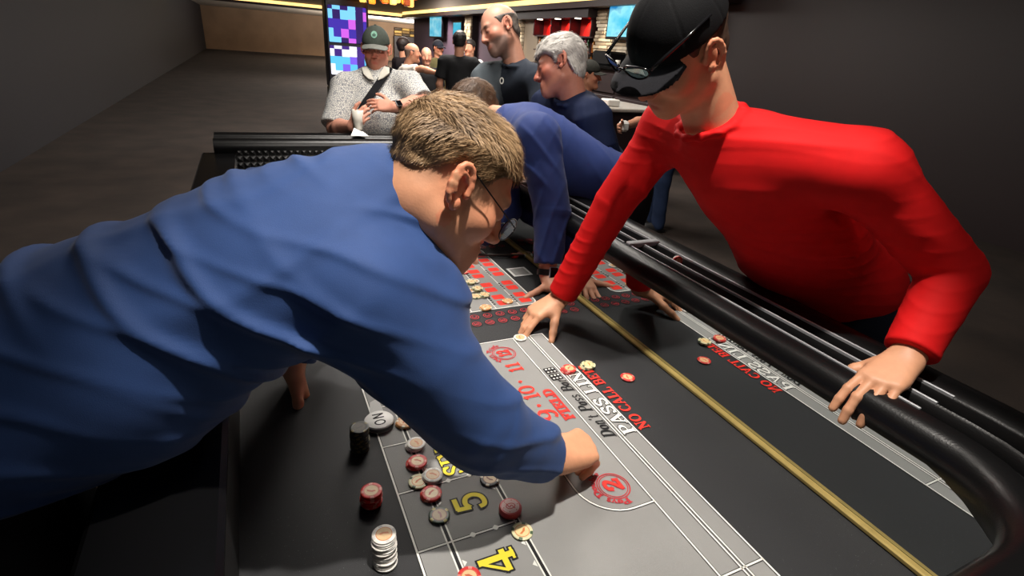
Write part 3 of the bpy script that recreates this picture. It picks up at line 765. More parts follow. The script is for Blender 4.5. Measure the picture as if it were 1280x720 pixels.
def arcword(mb, text, cx, cy, r, hgt, a0, a1, mi):
    tot = sum(.45 if c == ' ' else G[c][0] for c in text); pen = 0
    for c in text:
        wdt = .45 if c == ' ' else G[c][0]
        if c != ' ':
            def pl(u, v, z, pen=pen):
                a = math.radians(a0 + (a1 - a0) * (pen + u) / tot); rr = r + v * hgt
                return (cx + rr * math.cos(a), cy + rr * math.sin(a), z)
            glyph(mb, c, pl, .02, FZ + .0021, mi, 1.2)
        pen += wdt
word('red_lettering', 'NO CALL BETS', .757, .748, 1.035, .030, RED, None, 0, 1.15)
word('white_lettering', 'PASS LINE', .712, .745, 1.045, .034, WHT, BLK, 0, 1.1)
word('black_lettering', "Don't Pass Bar", .660, .748, .992, .031, BLK, None, .22, 1.1)
word('red_lettering', 'FIELD', .605, .838, .966, .027, RED, DRED, 0, 1.1)
for ch, y in (('3', .705), ('9', .872)): word('red_numeral', ch, .560, y - .023, y + .023, .048, RED)
word('red_numeral', '10', .557, .937, .998, .044, RED); word('red_numeral', '11', .571, 1.062, 1.108, .042, RED, None, 0, 1.1)
for y in (.740, .824, .911, 1.018):
    dt = MB(); flat(dt, arc(.557, y, .0055, .0055, 0, 360, 12)[:-1], FZ + .0021); tpart(dt, 'red_dot', RED)
for txt, y in (('2', .625), ('12', 1.161)):
    b = MB(); cx = .579 if txt == '2' else .574
    for r, w_ in ((.0335, .0026), (.029, .0018)): strip(b, arc(cx, y, r, r, 0, 360, 36)[:-1], w_, FZ + .0018, True, 1)
    arcword(b, 'Pays Double' if txt == '2' else 'Pays Triple', cx, y, .037, .013, 285 if txt == '2' else 238, 105 if txt == '2' else 88, 1)
    tpart(b, 'payout_ring', [RED, DRED])
    word('red_numeral', txt, cx, y - .017, y + .017, .036, RED, DRED, .1 if txt == '2' else 0)
for txt, y, hh, ww in (('4', .550, .066, .05), ('5', .688, .062, .047), ('SIX', .806, .042, .086)):
    word('yellow_numeral', txt, .292, y - ww / 2, y + ww / 2, hh, YEL, BLK)
for y in (1.008, 1.040):                                          # the pair of printed dice faces
    d = MB(); flat(d, rrect(.642, y - .014, .676, y + .014, .003, 4), FZ + .0018, 0)
    for i in range(3):
        for j in (-1, 1): flat(d, arc(.649 + .010 * i, y + j * .0068, .0031, .0031, 0, 360, 8)[:-1], FZ + .0023, 1)
    tpart(d, 'printed_die', [BLK, WHT])
# little red letter circles in two rows either side of the proposition box
def inst(name, me, x, y, z):
    o = bpy.data.objects.new(name, me); COL.objects.link(o); reparent(o, table); o.location = (x, y, z); return o
CM = {}
for ch in 'EC':
    cr = MB(); flat(cr, arc(0, 0, .0195, .0195, 0, 360, 18)[:-1], .0, 1); strip(cr, arc(0, 0, .0135, .0135, 0, 360, 18)[:-1], .0022, .0004, True, 0)
    glyph(cr, ch, lambda u, v, z: (.008 - v * .016, -.007 + u * .016, z), 0, .0006, 0, 1.2)
    o = cr.build('letter_circle', [DRED, BLK]); CM[ch] = o.data; bpy.data.objects.remove(o)
for mir in (0, 1):
    for row, (y, ch) in enumerate(((1.347, 'E'), (1.392, 'C'))):
        for i in range(12): inst('letter_circle', CM[ch], .44 + .0445 * i - (.01 if row == 0 else 0), 2 * YM - y if mir else y, FZ + .0010)
# proposition box
pb = MB(); flat(pb, rrect(.40, 1.428, .822, 1.975, .03, 8), FZ + .0007); tpart(pb, 'proposition_panel', grey_felt)
pl_ = MB(); strip(pl_, rrect(.40, 1.428, .822, 1.975, .03, 8), .004, FZ + .0011, True)
for x in (.49, .578, .665, .752): strip(pl_, [(x, 1.428), (x, 1.975)], .0025, FZ + .0011)
tpart(pl_, 'printed_lines', WHT)
sq = MB(); flat(sq, rrect(-.021, -.0175, .021, .0175, .006, 3), 0); o = sq.build('red_square', RED); qm = o.data; bpy.data.objects.remove(o)
for x in (.706, .789, .617, .53):
    for y in (1.464, 1.51, 1.572, 1.616, 1.700, 1.745, 1.80, 1.845, 1.895, 1.935):
        if x < .65 and y < 1.69: continue
        inst('red_square', qm, x, y, FZ + .0011)
    for y in (1.487, 1.594, 1.722, 1.822, 1.915):
        mk = MB()
        for k in range(4): flat(mk, [(x - .038, y - .03 + k * .015), (x - .030, y - .03 + k * .015), (x - .030, y - .021 + k * .015), (x - .038, y - .021 + k * .015)], FZ + .0011)
        tag(tpart(mk, 'fine_print', BLK), kind='stuff')
# ------- walls, mirror, brass strip, rail
rub = mat('black_rubber', (20, 20, 21), .5, bump=.2, bscale=150)
lac = mat('black_lacquer', (12, 12, 13), .22, spec=.5)
tpart(MB().box((X1 + .004, Y0, FZ), (X1 + .03, Y1, .97)), 'player_wall', lac)
mir = mat('mirror_glass', (196, 200, 200), .015, 1.0)
tpart(MB().bbox((X1 - .004, Y0 + .02, FZ + .012), (X1 + .004, Y1 - .02, .942), .002), 'mirror', mir)
brass = mat('brass_strip', (200, 176, 108), .35, .55, var=.12, vscale=30)
tpart(MB().bbox((X1 - .017, Y0 + .02, FZ + .0005), (X1 - .001, Y1 - .02, FZ + .013), .003), 'brass_strip', brass)
tpart(MB().box((X0 - .03, Y0 - .03, FZ), (X0, Y1 + .03, .90)), 'pit_wall', rub)
tpart(MB().bbox((X0 - .16, Y0 - .03, .90), (X0 + .005, Y1 + .03, .925), .008), 'pit_ledge', lac)
for y0_, nm in ((Y0 - .03, 'end_wall'), (Y1, 'end_wall')): 
    e = MB(); e.box((X0 - .02, y0_, FZ), (X1 + .03, y0_ + .03, .97))
    yy = Y0 if y0_ < 1 else Y1; sg = 1 if y0_ < 1 else -1
    for i in range(34):                              # moulded rubber pyramids
        for j in range(6):
            x = X0 + .015 + i * .032; z = FZ + .02 + j * .034
            q = [(x - .015, yy, z - .015), (x + .015, yy, z - .015), (x + .015, yy, z + .015), (x - .015, yy, z + .015), (x, yy + sg * .012, z)]
            e.add(q, [(0, 1, 4), (1, 2, 4), (2, 3, 4), (3, 0, 4)])
    tpart(e, nm, rub)
# padded rail with two chip grooves, swept round the near end, the player side and the far end
prof = [(.000, .925), (-.008, .945), (-.010, .962), (.002, .985), (.018, .994), (.046, .995), (.050, .990), (.056, .968), (.072, .962), (.088, .968), (.094, .990), (.100, .994), (.106, .990), (.112, .968), (.128, .962), (.144, .968), (.150, .990), (.156, .996), (.185, 1.004), (.225, .998), (.258, .975), (.268, .94), (.258, .90), (.20, .885), (.03, .885)]
RAD = .16
path = []
path.append((V(X0 - .10, Y0), V(0, -1)))
def corner(cx, cy, a0, a1):
    for a in np.linspace(a0, a1, 9): path.append((V(cx + RAD * math.cos(math.radians(a)), cy + RAD * math.sin(math.radians(a))), V(math.cos(math.radians(a)), math.sin(math.radians(a)))))
corner(X1 - RAD, Y0 + RAD, -90, 0)
for y in np.linspace(Y0 + RAD + .3, Y1 - RAD - .3, 6): path.append((V(X1, y), V(1, 0)))
corner(X1 - RAD, Y1 - RAD, 0, 90)
path.append((V(X0 - .10, Y1), V(0, 1)))
def sweep(name, prof, m, path=path, closed=True, smooth=True):
    b = MB(); n = len(prof)
    for p, d in path: b.v += [(p[0] + d[0] * u, p[1] + d[1] * u, z) for u, z in prof]
    for i in range(len(path) - 1):
        for k in range(n if closed else n - 1):
            b.f.append((i * n + k, (i + 1) * n + k, (i + 1) * n + (k + 1) % n, i * n + (k + 1) % n)[::-1]); b.mi.append(0)
    b.f.append(tuple(range(n))); b.mi.append(0); b.f.append(tuple((len(path) - 1) * n + k for k in range(n))[::-1]); b.mi.append(0)
    return smooth_angle(tpart(b, name, m), 45)
sweep('rail', prof, mat('rail_vinyl', (10, 10, 11), .33, bump=.15, bscale=300, spec=.4))
steel = mat('groove_trim', (196, 198, 202), .3, .5)
for u in (.0985, .1545, .046):                        # bright strips along the grooves, in two lengths with a gap between them
    for y0_, y1_ in ((Y0 + .22, 1.245), (1.285, 2.05), (2.09, Y1 - .22)):
        tpart(MB().bbox((X1 + u - .0025, y0_, .991), (X1 + u + .0025, y1_, .9985), .001), 'groove_strip', steel)
for y in (1.265, 2.07):
    tpart(MB().bbox((X1 + .045, y - .012, .985), (X1 + .165, y + .012, 1.0035), .003), 'groove_cap', steel)

# ------------------------------------------------------------------ chips, puck, stick, card
CH = .0034; CRAD = .0195
def chip_mats(kind):
    body, spot_, inl, art = {
        'white': ((226, 222, 214), (196, 194, 190), (214, 178, 132), (205, 128, 84)), 'red': ((204, 44, 40), (222, 140, 130), (222, 186, 140), (196, 92, 62)),
        'cream': ((214, 210, 168), (70, 92, 62), (226, 204, 150), (208, 116, 60)), 'green': ((48, 66, 52), (196, 184, 120), (168, 140, 96), (130, 62, 44)),
        'dark': ((40, 42, 36), (110, 100, 60), (70, 64, 52), (40, 34, 30)), 'black': ((30, 30, 32), (200, 190, 170), (190, 160, 120), (120, 70, 50)),
        'orange': ((208, 150, 92), (230, 220, 200), (222, 184, 136), (196, 110, 70)), 'pink': ((224, 158, 146), (230, 224, 216), (232, 206, 190), (206, 120, 96))}[kind]
    return [mat('chip_%s_%s' % (kind, n), c, .42, var=.05, vscale=80) for n, c in (('body', body), ('spots', spot_))], [mat('chip_%s_%s' % (kind, n), c, .4, var=.1, vscale=120) for n, c in (('inlay', inl), ('art', art))]
CHIP = {}
def chip_proto(kind):
    if kind in CHIP: return CHIP[kind]
    m1, m2 = chip_mats(kind); n = 32; r = CRAD; h = CH
    pr = [(r * .72, 0), (r - .0008, 0), (r, .0006), (r, h - .0006), (r - .0008, h), (r * .74, h), (r * .70, h - .0002)]
    b = MB(); b.lathe(pr, n, mis=lambda i, k: 1 if (k % 8) in (0, 1) and i in (1, 2, 3, 4) else 0); me = b.build('poker_chip', m1)
    smooth_angle(me, 50); mesh = me.data; bpy.data.objects.remove(me)
    b = MB(); b.poly([(r * .70 * math.cos(a), r * .70 * math.sin(a), h + .00005) for a in np.linspace(0, 2 * math.pi, 25)[:-1]])
    strip(b, arc(0, 0, r * .66, r * .66, 0, 360, 24)[:-1], r * .06, h + .00025, True, 1)
    b.poly([(x * r, y * r, h + .00025) for x, y in ((-.10, -.42), (.12, -.36), (.22, .1), (.10, .44), (-.04, .3), (.02, 0))], 1)
    me = b.build('inlay', m2); imesh = me.data; bpy.data.objects.remove(me)
    CHIP[kind] = (mesh, imesh); return CHIP[kind]
def chip(kind, x, y, z, label, group, rz=None, tilt=(0, 0)):
    m, im = chip_proto(kind); o = bpy.data.objects.new('poker_chip', m); COL.objects.link(o); o.location = (x, y, z)
    o.rotation_euler = (tilt[0], tilt[1], random.random() * 6.28 if rz is None else rz); tag(o, label, 'poker chip', group)
    i = bpy.data.objects.new('inlay', im); COL.objects.link(i); i.parent = o; return o
_T = 'bottom second third fourth fifth sixth seventh eighth ninth tenth eleventh twelfth thirteenth fourteenth fifteenth sixteenth seventeenth eighteenth'.split()
ORD = ['bottom'] + ['%s from the bottom' % t for t in _T[1:]]
def stack(kind, x, y, n, where, group, jit=.0012, lean=(0, 0), kinds=None):
    nm = {'dark': 'dark olive', 'cream': 'cream and green'}.get(kind, kind)
    for i in range(n):
        k = kinds[i] if kinds else kind; nm = {'dark': 'dark olive', 'cream': 'cream and green'}.get(k, k)
        pos = 'top' if i == n - 1 else ORD[i]
        chip(k, x + random.uniform(-jit, jit) + lean[0] * i, y + random.uniform(-jit, jit) + lean[1] * i, FZ + .0025 + i * (CH + .00005), '%s chip, %s of the %s' % (nm, pos, where), group)
stack('white', .118, .618, 15, 'tall white stack at the near left', 'chips of the tall white stack', .0016, (.0, .0008))
stack('red', .121, .752, 9, 'red stack left of the number boxes', 'chips of the red stack at the left', .0018)
stack('dark', .128, .905, 16, 'dark stack beside the white button', 'chips of the dark house stack', .0012)
def one(kind, x, y, label, n=1, g='loose chips on the number boxes'):
    for i in range(n): chip(kind, x + i * .002, y - i * .001, FZ + .0025 + i * (CH + .00005), label if n == 1 else '%s, %s chip' % (label, 'upper' if i == n - 1 else ('lower' if i == 0 else 'middle')), g)
one('orange', .233, .952, 'tan chip half in shadow just right of the white button', 2)
one('white', .235, .872, 'white chip pair on the line at the far end of the SIX row', 3)
one('red', .223, .819, 'short red stack on the line left of the SIX', 3)
one('cream', .216, .770, 'flat cream chip with green edge spots under the white pair')
one('white', .241, .772, 'white chip pair overlapping the flat cream chip', 3)
one('red', .228, .730, 'red chip on the line above the 5, in shadow', 2)
one('green', .229, .677, 'green chip with brown inlay on the line left of the 5')
one('cream', .356, .590, 'cream chip with green edge on the double line right of the 4')
one('black', .350, .727, 'black and white chip half hidden under the blue sleeve')
one('red', .236, .540, 'red chip cut by the bottom edge of the picture, left of the 4')
one('red', .702, 1.022, 'red stack covering the end of PASS LINE', 3, 'loose chips near the pass line')
one('cream', .764, 1.022, 'cream and green stack at the end of the red lettering', 3, 'loose chips near the pass line')
one('red', .844, .940, 'single red chip alone on black felt right of the lettering', 1, 'loose chips near the pass line')
chip('white', .655, 1.224, FZ + .0025, 'white chip under the fingertips at the corner of the grey layout', 'loose chips near the pass line')
PC = 'chips on the proposition box'
for k, x, y, n, l in (('white', .632, 1.784, 2, 'white pair near the pointing finger, upper left of the proposition box'), ('red', .665, 1.745, 1, 'red chip beside the white pair on the proposition box'),
                      ('cream', .654, 1.646, 2, 'cream pair left of the upper row of red squares'), ('white', .672, 1.652, 1, 'white chip touching the cream pair'),
                      ('cream', .652, 1.580, 3, 'tallest cream pile in the middle of the proposition box'), ('white', .626, 1.580, 1, 'white chip left of the tallest cream pile'), 
                      ('white', .598, 1.600, 2, 'white pair by the blue sleeve on the proposition box'), ('pink', .600, 1.540, 1, 'pink chip by the blue sleeve on the proposition box'),
                      ('cream', .660, 1.530, 2, 'cream pair nearest the red squares, front row'), ('cream', .631, 1.532, 1, 'pale cream chip in the front row of the pile'),
                      ('orange', .628, 1.437, 2, 'tan pair on the near edge of the proposition box'), ('orange', .723, 1.466, 1, 'tan chip lying on a red square'),
                      ('red', .927, 1.851, 3, 'dark red stack beyond the white card'), ('pink', .968, 1.868, 2, 'pink pair against the brass strip'), ('white', .809, 1.985, 1, 'white chip past the far edge of the proposition box'),
                      ('white', .56, 1.62, 1, 'white chip left of the pair by the sleeve'), ('red', .54, 1.56, 1, 'red chip deep behind the blue sleeve'), ('white', .681, 1.952, 1, 'white chip at the far left corner of the proposition box')):
    one(k, x, y, l, n, PC)
for i in range(2):
    o = chip('red' if i == 0 else 'white', X1 + .128, 1.125 + .0042 * i, .9635 + CRAD, '%s chip standing on edge in the rail groove' % ('red' if i == 0 else 'white'), 'chips in the rail groove', 0, (math.pi / 2, 0))
# ON button
pk = empty('point_button', (.181, .968, FZ + .0025)); tag(pk, 'large white round button printed ON beside the dark chip stack', 'button')
b = MB(); b.lathe([(.030, 0), (.0325, .002), (.0325, .012), (.031, .014), (.0305, .0145)], 40); smooth_angle(b.build('disc', mat('button_white', (236, 236, 232), .35), pk), 50)
b = MB(); 
for c_, u0 in (('O', -.021), ('N', .002)): 
    T0, t0 = T_, t_; T_, t_ = .15, .15
    if c_ == 'O': glyph(b, 'O', lambda u, v, z, u0=u0: (.012 - v * .024, u0 + u * .021, z), 0, .0149)
    else:
        for st in ([(.15, 0), (.15, 1)], [(.15, 1), (.75, 0)], [(.75, 0), (.75, 1)]): strip(b, [(.012 - v * .024, u0 + u * .021) for u, v in st], .0036, .0149 + .0001)
    T_, t_ = T0, t0
b.build('lettering', BLK, pk)
rim = MB(); rim.lathe([(.0331, .003), (.0334, .005), (.0334, .009), (.0331, .011), (.0326, .011), (.0326, .003)], 40); lab(smooth_angle(rim.build('rim', mat('button_rim', (60, 60, 62), .4), pk), 50), 'dark edge band')
# slip of paper behind it
o = MB(); o.add([(.165, 1.00, FZ + .003), (.20, 1.005, FZ + .003), (.196, 1.052, FZ + .012), (.176, 1.045, FZ + .009), (.165, 1.00, FZ + .0035), (.20, 1.005, FZ + .0035), (.196, 1.052, FZ + .0125), (.176, 1.045, FZ + .0095)],
               [(3, 2, 1, 0), (4, 5, 6, 7), (0, 1, 5, 4), (1, 2, 6, 5), (2, 3, 7, 6), (3, 0, 4, 7)]); tag(o.build('paper_slip', mat('paper', (200, 200, 198), .7)), 'small pale paper slip poking out behind the ON button', 'paper')
# red lammer on the double line right of the 5
lm = empty('lammer', (.355, .640, FZ + .0025)); tag(lm, 'thick red round marker with pale printed face right of the 5', 'marker')
b = MB(); b.lathe([(.0195, 0), (.0215, .002), (.0215, .011), (.0195, .0135)], 32); smooth_angle(b.build('disc', mat('lammer_red', (178, 36, 44), .35), lm), 50)
b = MB(); b.poly([(.0165 * math.cos(a), .0165 * math.sin(a), .0138) for a in np.linspace(0, 2 * math.pi, 25)[:-1]], 0)
strip(b, arc(0, 0, .0085, .006, 0, 360, 20)[:-1], .0016, .0141, True, 1); strip(b, spl([(.006, -.008), (.002, .001), (-.003, -.002), (-.006, .008)]), .0016, .0143, False, 1)
for a in range(0, 360, 60): flat(b, arc(.014 * math.cos(math.radians(a)), .014 * math.sin(math.radians(a)), .0012, .0012, 0, 360, 8)[:-1], .0141, 1)
b.build('printed_face', [mat('lammer_face', (198, 150, 146), .4), DRED], lm)
# white card beyond the hand
cd_ = MB(); cd_.bbox((.838, 1.657, FZ + .0015), (.918, 1.737, FZ + .0025), .0004); c0 = empty('white_card', (0, 0, 0)); tag(c0, 'square white card on black felt beside the proposition box', 'card'); cd_.build('card_sheet', mat('paper', (200, 200, 198)), c0)
b = MB(); flat(b, rrect(.847, 1.666, .909, 1.728, .002, 3), FZ + .0028); lab(b.build('printed_field', mat('card_grey', (128, 128, 126), .7), c0), 'plain grey printed square')
# dealer's stick
b = MB(); b.tube([(.705, 1.893, FZ + .02), (.83, 1.862, FZ + .014), (1.0 - .035, 1.83, FZ + .010)], [.0055, .0055, .006], 10); st = empty('dice_stick', (0, 0, 0)); tag(st, 'thin dark dice stick lying across the far end of the proposition box', 'stick')
b.build('shaft', mat('stick_wood', (28, 20, 16), .35), st, True)
b = MB(); b.tube([(1.0 - .037, 1.83, FZ + .010), (1.0 - .033, 1.8295, FZ + .0099)], .0075, 10); b.build('ferrule', steel, st, True)
# folded papers on the far rail
b = MB(); b.add([(.50, 3.21, 1.012), (.60, 3.20, 1.012), (.585, 3.30, 1.02), (.53, 3.28, 1.045), (.50, 3.21, 1.010), (.60, 3.20, 1.010), (.585, 3.30, 1.018), (.53, 3.28, 1.043)],
                [(0, 1, 2, 3), (7, 6, 5, 4), (0, 4, 5, 1), (1, 5, 6, 2), (2, 6, 7, 3), (3, 7, 4, 0)]); tag(b.build('paper_sheet', mat('paper_white', (235, 235, 232), .7)), 'creased white paper on the far rail before the man in the grey cap', 'paper')

# ------------------------------------------------------------------ the people round the table
blue = fabric('blue_shirt', (44, 70, 120), rough=.7, var=.06, vscale=30, bscale=700, bump=.15, sheen=.1)
blue2 = fabric('royal_shirt', (42, 60, 116), rough=.7, var=.06, vscale=30, bscale=700, bump=.15, sheen=.1)
blackt = fabric('black_trousers', (22, 22, 26)); 
def folds(dirs):
    """soft cloth creases: narrow rounded ridges across the given directions, faded in and out"""
    def f(P):
        d = np.zeros(len(P))
        for dv, wl, amp, seed in dirs:
            n = nrm(dv); q = P @ n / wl * math.pi + 1.1 * vnoise(P, 6, seed); fade = np.clip(vnoise(P, 8, seed + 1) * .8 + .45, 0, 1) ** 1.3
            d -= amp * fade * (np.exp(-(np.sin(q) / .42) ** 2) - .35)
        return d
    return f
# dealer leaning in from the pit side, arm stretched over the layout
hf = nrm(math.cos(.45) * (.84 * CR - .54 * CU) + math.sin(.45) * CW); hu = nrm(.54 * CR + .84 * CU + .04 * CW)
SRd = at(452, 378, .78)
E_ = at(604, 533, .90); W_ = at(690, 574, 1.0)
J = dict(hs=1.05, P=(-.42, .84, 1.04), N=at(492, 262, .90), SL=(.03, 1.10, 1.20), SR=SRd, EL=(.10, 1.26, .99), WL=(.02, 1.18, .80), ER=E_, WR=W_,
         H=at(566, 230, .885), hf=hf, hu=hu, belly=.05, stance=.13, cuff=.93,
         handR=dict(d=nrm(at(730, 556, 1.06) - W_), n=nrm(CU * .75 - CW * .45 + CR * .25), curls=[(.75, .9, .5), (.8, .95, .55), (.85, 1.0, .6), (.9, 1.0, .6)], thumb=(.8, .15, .55), spread=.05, s=1.03),
         handL=dict(d=(.2, -.3, -.9), n=(1, .2, .2), curls=RELAX))
look = dict(skin=(218, 156, 120), ruddy=.5, brow=(150, 120, 95), sleeve='long', slv_r=.034, cuffk=.45, shirt=blue, trousers=blackt, sc=1.08, shirt_infl=.020, collar='cut', cax=CR * .95 + CU * .25 + CW * .1, cr=.094, cup=.044, neck=.076, hc=.0042, arm=1.05, fade=(140, 112, 88), extra=[RC(at(505, 352, .84), at(532, 372, .86), .070, .072, .06), RC(at(436, 246, .95), at(474, 236, .92), .066, .056, .06)],
            disp=folds([(-.62 * CR - .78 * CU, .085, .010, 11), (-.42 * CR - .9 * CU + .2 * CW, .06, .006, 21), (.5 * CR - .8 * CU, .12, .006, 31)]), dmax=.016,
            hair=dict(t=.013, col=(104, 80, 54), col2=(182, 150, 112), n=26000, len=.017, stand=.35, w=.00055, side=.4, taper=.75, grad=.5, rough=.002, wave=.003, line=[-.03, -.024, -.008, .018, .034, .022, -.012, .03, .045, .06, .066]), hh=.0035)
d1 = person('dealer in blue shirt bending over the near felt, wire glasses and short fair hair', J, look, .0030)
gm = mat('glasses_wire', (40, 36, 36), .35, .8); Wd = d1['W']
g = MB()
for q in (-1, 1): g.tube([Wd(q * .086, -.018, .020), Wd(q * .085, .0, .019), Wd(q * .081, .05, .004), Wd(q * .072, .100, -.010)], .0013, 6)
for q in (-1, 1): g.tube([Wd(q * .036 + .028 * math.cos(a), .108 - .18 * abs(q * .036 + .028 * math.cos(a)) ** 1.5, -.014 + .02 * math.sin(a)) for a in np.linspace(0, 2 * math.pi, 21)], .0011, 6)
g.tube([Wd(-.009, .109, -.006), Wd(0, .112, -.003), Wd(.009, .109, -.006)], .0012, 6)
gl = reparent(g.build('eyeglasses', gm, smooth=True), d1['root'])
for q in (-1, 1):
    b = MB(); b.poly([Wd(q * .036 + .0275 * math.cos(a), .1075 - .18 * abs(q * .036 + .0275 * math.cos(a)) ** 1.5, -.014 + .0195 * math.sin(a)) for a in np.linspace(0, 2 * math.pi, 21)[:-1]])
    reparent(b.build('lens', mat('lens_glass', (150, 160, 170), .05, alpha=.22)), gl)

# player in red reaching across from the right
Hr = at(846, 58, 1.08); hf = nrm(-.74 * CR - .70 * CU + .02 * CW)
Er = at(769, 252, 1.53); Wr = at(700, 373, 1.685); SRr = at(838, 158, 1.42)
redm = fabric('red_shirt', (214, 20, 22), rough=.75, var=.05, vscale=40, bscale=900, bump=.12)
J = dict(P=(1.44, .84, 1.00), N=Hr + V(.14, .0, -.155), SR=SRr, SL=(1.10, .66, 1.36), ER=Er, WR=Wr, EL=(1.27, .52, 1.18), WL=(1.12, .47, 1.035), H=Hr, hf=hf, hu=nrm(V(-.35, -.2, 1)), belly=.03, cuff=.95,
         handR=dict(d=nrm(on_z(652, 400, .775) - Wr), n=nrm(V(-.12, .1, 1)), curls=[(.40, .25, .1), (.42, .28, .12), (.62, .5, .25), (.7, .6, .3)], spread=.06, thumb=(.75, .55, .42), s=1.08, tcurl=(-.1, .1)),
         handL=dict(d=(-.8, -.1, -.25), n=(-.2, 0, 1), curls=RELAX))
look = dict(skin=(206, 150, 116), sleeve='long', slv_r=.012, cuffk=.9, shirt=redm, trousers=fabric('dark_jeans', (34, 40, 56)), shirt_infl=.014, collar='ring', hc=.004, arm=1.06,
            disp=folds([(Er - SRr + .15 * CR, .033, .0022, 41), (CU + .4 * CR, .09, .004, 51)]), dmax=.007, hair=dict(t=.006, col=(60, 46, 38), col2=(80, 62, 50), lift=-.005),
            cap=dict(name='black_cap', col=(15, 15, 17), brim=(30, 30, 34)), ch=.003)
d2 = person('player in red long-sleeved shirt and black cap reaching a chip onto the layout', J, look, .0033)
Wq = d2['W']
# sunglasses pushed up on the cap brim
sg = MB(); blk = mat('sunglass_frame', (16, 16, 18), .15)
LX = lambda a, k=1.0: (.030 * k * math.cos(a) , .0150 * k * math.sin(a) + .003 * k * math.cos(a) ** 2)
def gpt(q, a, k=1.0, dy=0.0):
    u, v = LX(a, k); x = q * (.036 + u); return Wq(x, .128 - 3.0 * x * x + dy, .052 + v)
for q in (-1, 1):
    sg.tube([Wq(q * .084, -.03, .068), Wq(q * .082, .03, .066), Wq(q * .074, .075, .062), Wq(q * .068, .112, .057)], [.0025, .0028, .0035, .004], 8)
    sg.tube([gpt(q, a) for a in np.linspace(0, 2 * math.pi, 23)], .0020, 6)
sg.tube([Wq(-.008, .129, .056), Wq(0, .131, .058), Wq(.008, .129, .056)], .0025, 6)
sgo = reparent(sg.build('sunglasses', blk, smooth=True), d2['root'])
for q in (-1, 1):
    b = MB(); b.poly([gpt(q, a, .97) for a in np.linspace(0, 2 * math.pi, 23)[:-1]])
    lab(reparent(b.build('lens', mat('mirror_lens', (150, 178, 180), .12, 1.0)), sgo), 'mirrored grey-green lens')

# stickman leaning in from the player side
Hs = at(592, 140, 2.24); hf = nrm(V(-.80, .15, -.62))
SLs = at(672, 172, 1.90); Es = at(690, 262, 1.93); Ws = at(684, 343, 1.94)
J = dict(P=(1.41, 1.86, 1.00), N=at(630, 150, 2.13), SL=SLs, SR=at(625, 185, 2.3), EL=Es, WL=Ws, ER=at(632, 262, 2.22), WR=at(590, 303, 2.16), H=Hs, hf=hf, hu=nrm(V(-.35, .1, 1)), cuff=.84, belly=.02,
         handL=dict(d=nrm(V(.10, -.80, -.22)), n=nrm(V(-.1, -.2, 1)), curls=[(.25, .1, .05), (.25, .1, .05), (.25, .12, .05), (.25, .15, .1)], spread=.22, thumb=(.25, .95, .1), s=1.0, tcurl=(-.2, .1)),
         handR=dict(d=nrm(V(-.55, -.35, -.75)), n=nrm(V(-.6, .2, .7)), curls=[(.1, .1, .1), (.8, .9, .5), (.9, 1, .6), (1, 1, .6)], spread=.05, thumb=(.8, .4, .4)))
look = dict(skin=(206, 150, 122), sleeve='long', slv_r=.022, cuffk=.8, shirt=blue2, trousers=blackt, shirt_infl=.016, hc=.005, collar='fold', arm=1.06, sc=1.02,
            disp=folds([(CR * .8 - CU * .35, .06, .005, 61), (CR * .7 + CU * .5, .08, .006, 71)]), dmax=.012, hair=dict(t=.013, col=(58, 42, 30), col2=(92, 66, 46), n=5000, len=.016, w=.0011, side=.6), hh=.005)
d3 = person('stickman in blue shirt with smartwatch, leaning on one hand beyond the red sleeve', J, look, .0038)
def watch(p, Wp, Ep, out, name='wristwatch', col=(18, 18, 20)):
    ax = nrm(Ep - Wp); c = Wp + ax * .008; o = nrm(out - (out @ ax) * ax); s_ = np.cross(ax, o)
    b = MB(); n = 24; pts = []
    for k in range(n):
        a = 2 * math.pi * k / n; dd = math.cos(a) * o * .033 + math.sin(a) * s_ * .037
        for rr, l in ((1, -.011), (1.09, -.011), (1.09, .011), (1, .011)): pts.append(c + dd * rr + ax * l)
    b.add(pts, [(k * 4 + j, k * 4 + (j + 1) % 4, ((k + 1) % n) * 4 + (j + 1) % 4, ((k + 1) % n) * 4 + j) for k in range(n) for j in range(4)])
    w_ = reparent(smooth_angle(b.build(name, mat('watch_band', col, .5)), 40), p['root'])
    f = MB(); f.bbox((-.0185, -.021, 0), (.0185, .021, .009), .005); f.v = [tuple(c + o * (.0335 + q[2]) + s_ * q[0] + ax * q[1]) for q in f.v]; reparent(f.build('watch_case', mat('watch_case', (196, 198, 202), .3, .5)), w_)
    f = MB(); f.bbox((-.0160, -.0185, .007), (.0160, .0185, .0102), .003); f.v = [tuple(c + o * (.0335 + q[2]) + s_ * q[0] + ax * q[1]) for q in f.v]; reparent(f.build('watch_face', mat('watch_face', (14, 15, 18), .08)), w_)
watch(d3, Ws, Es, nrm(-CW * .8 + CR * .5 + CU * .2))

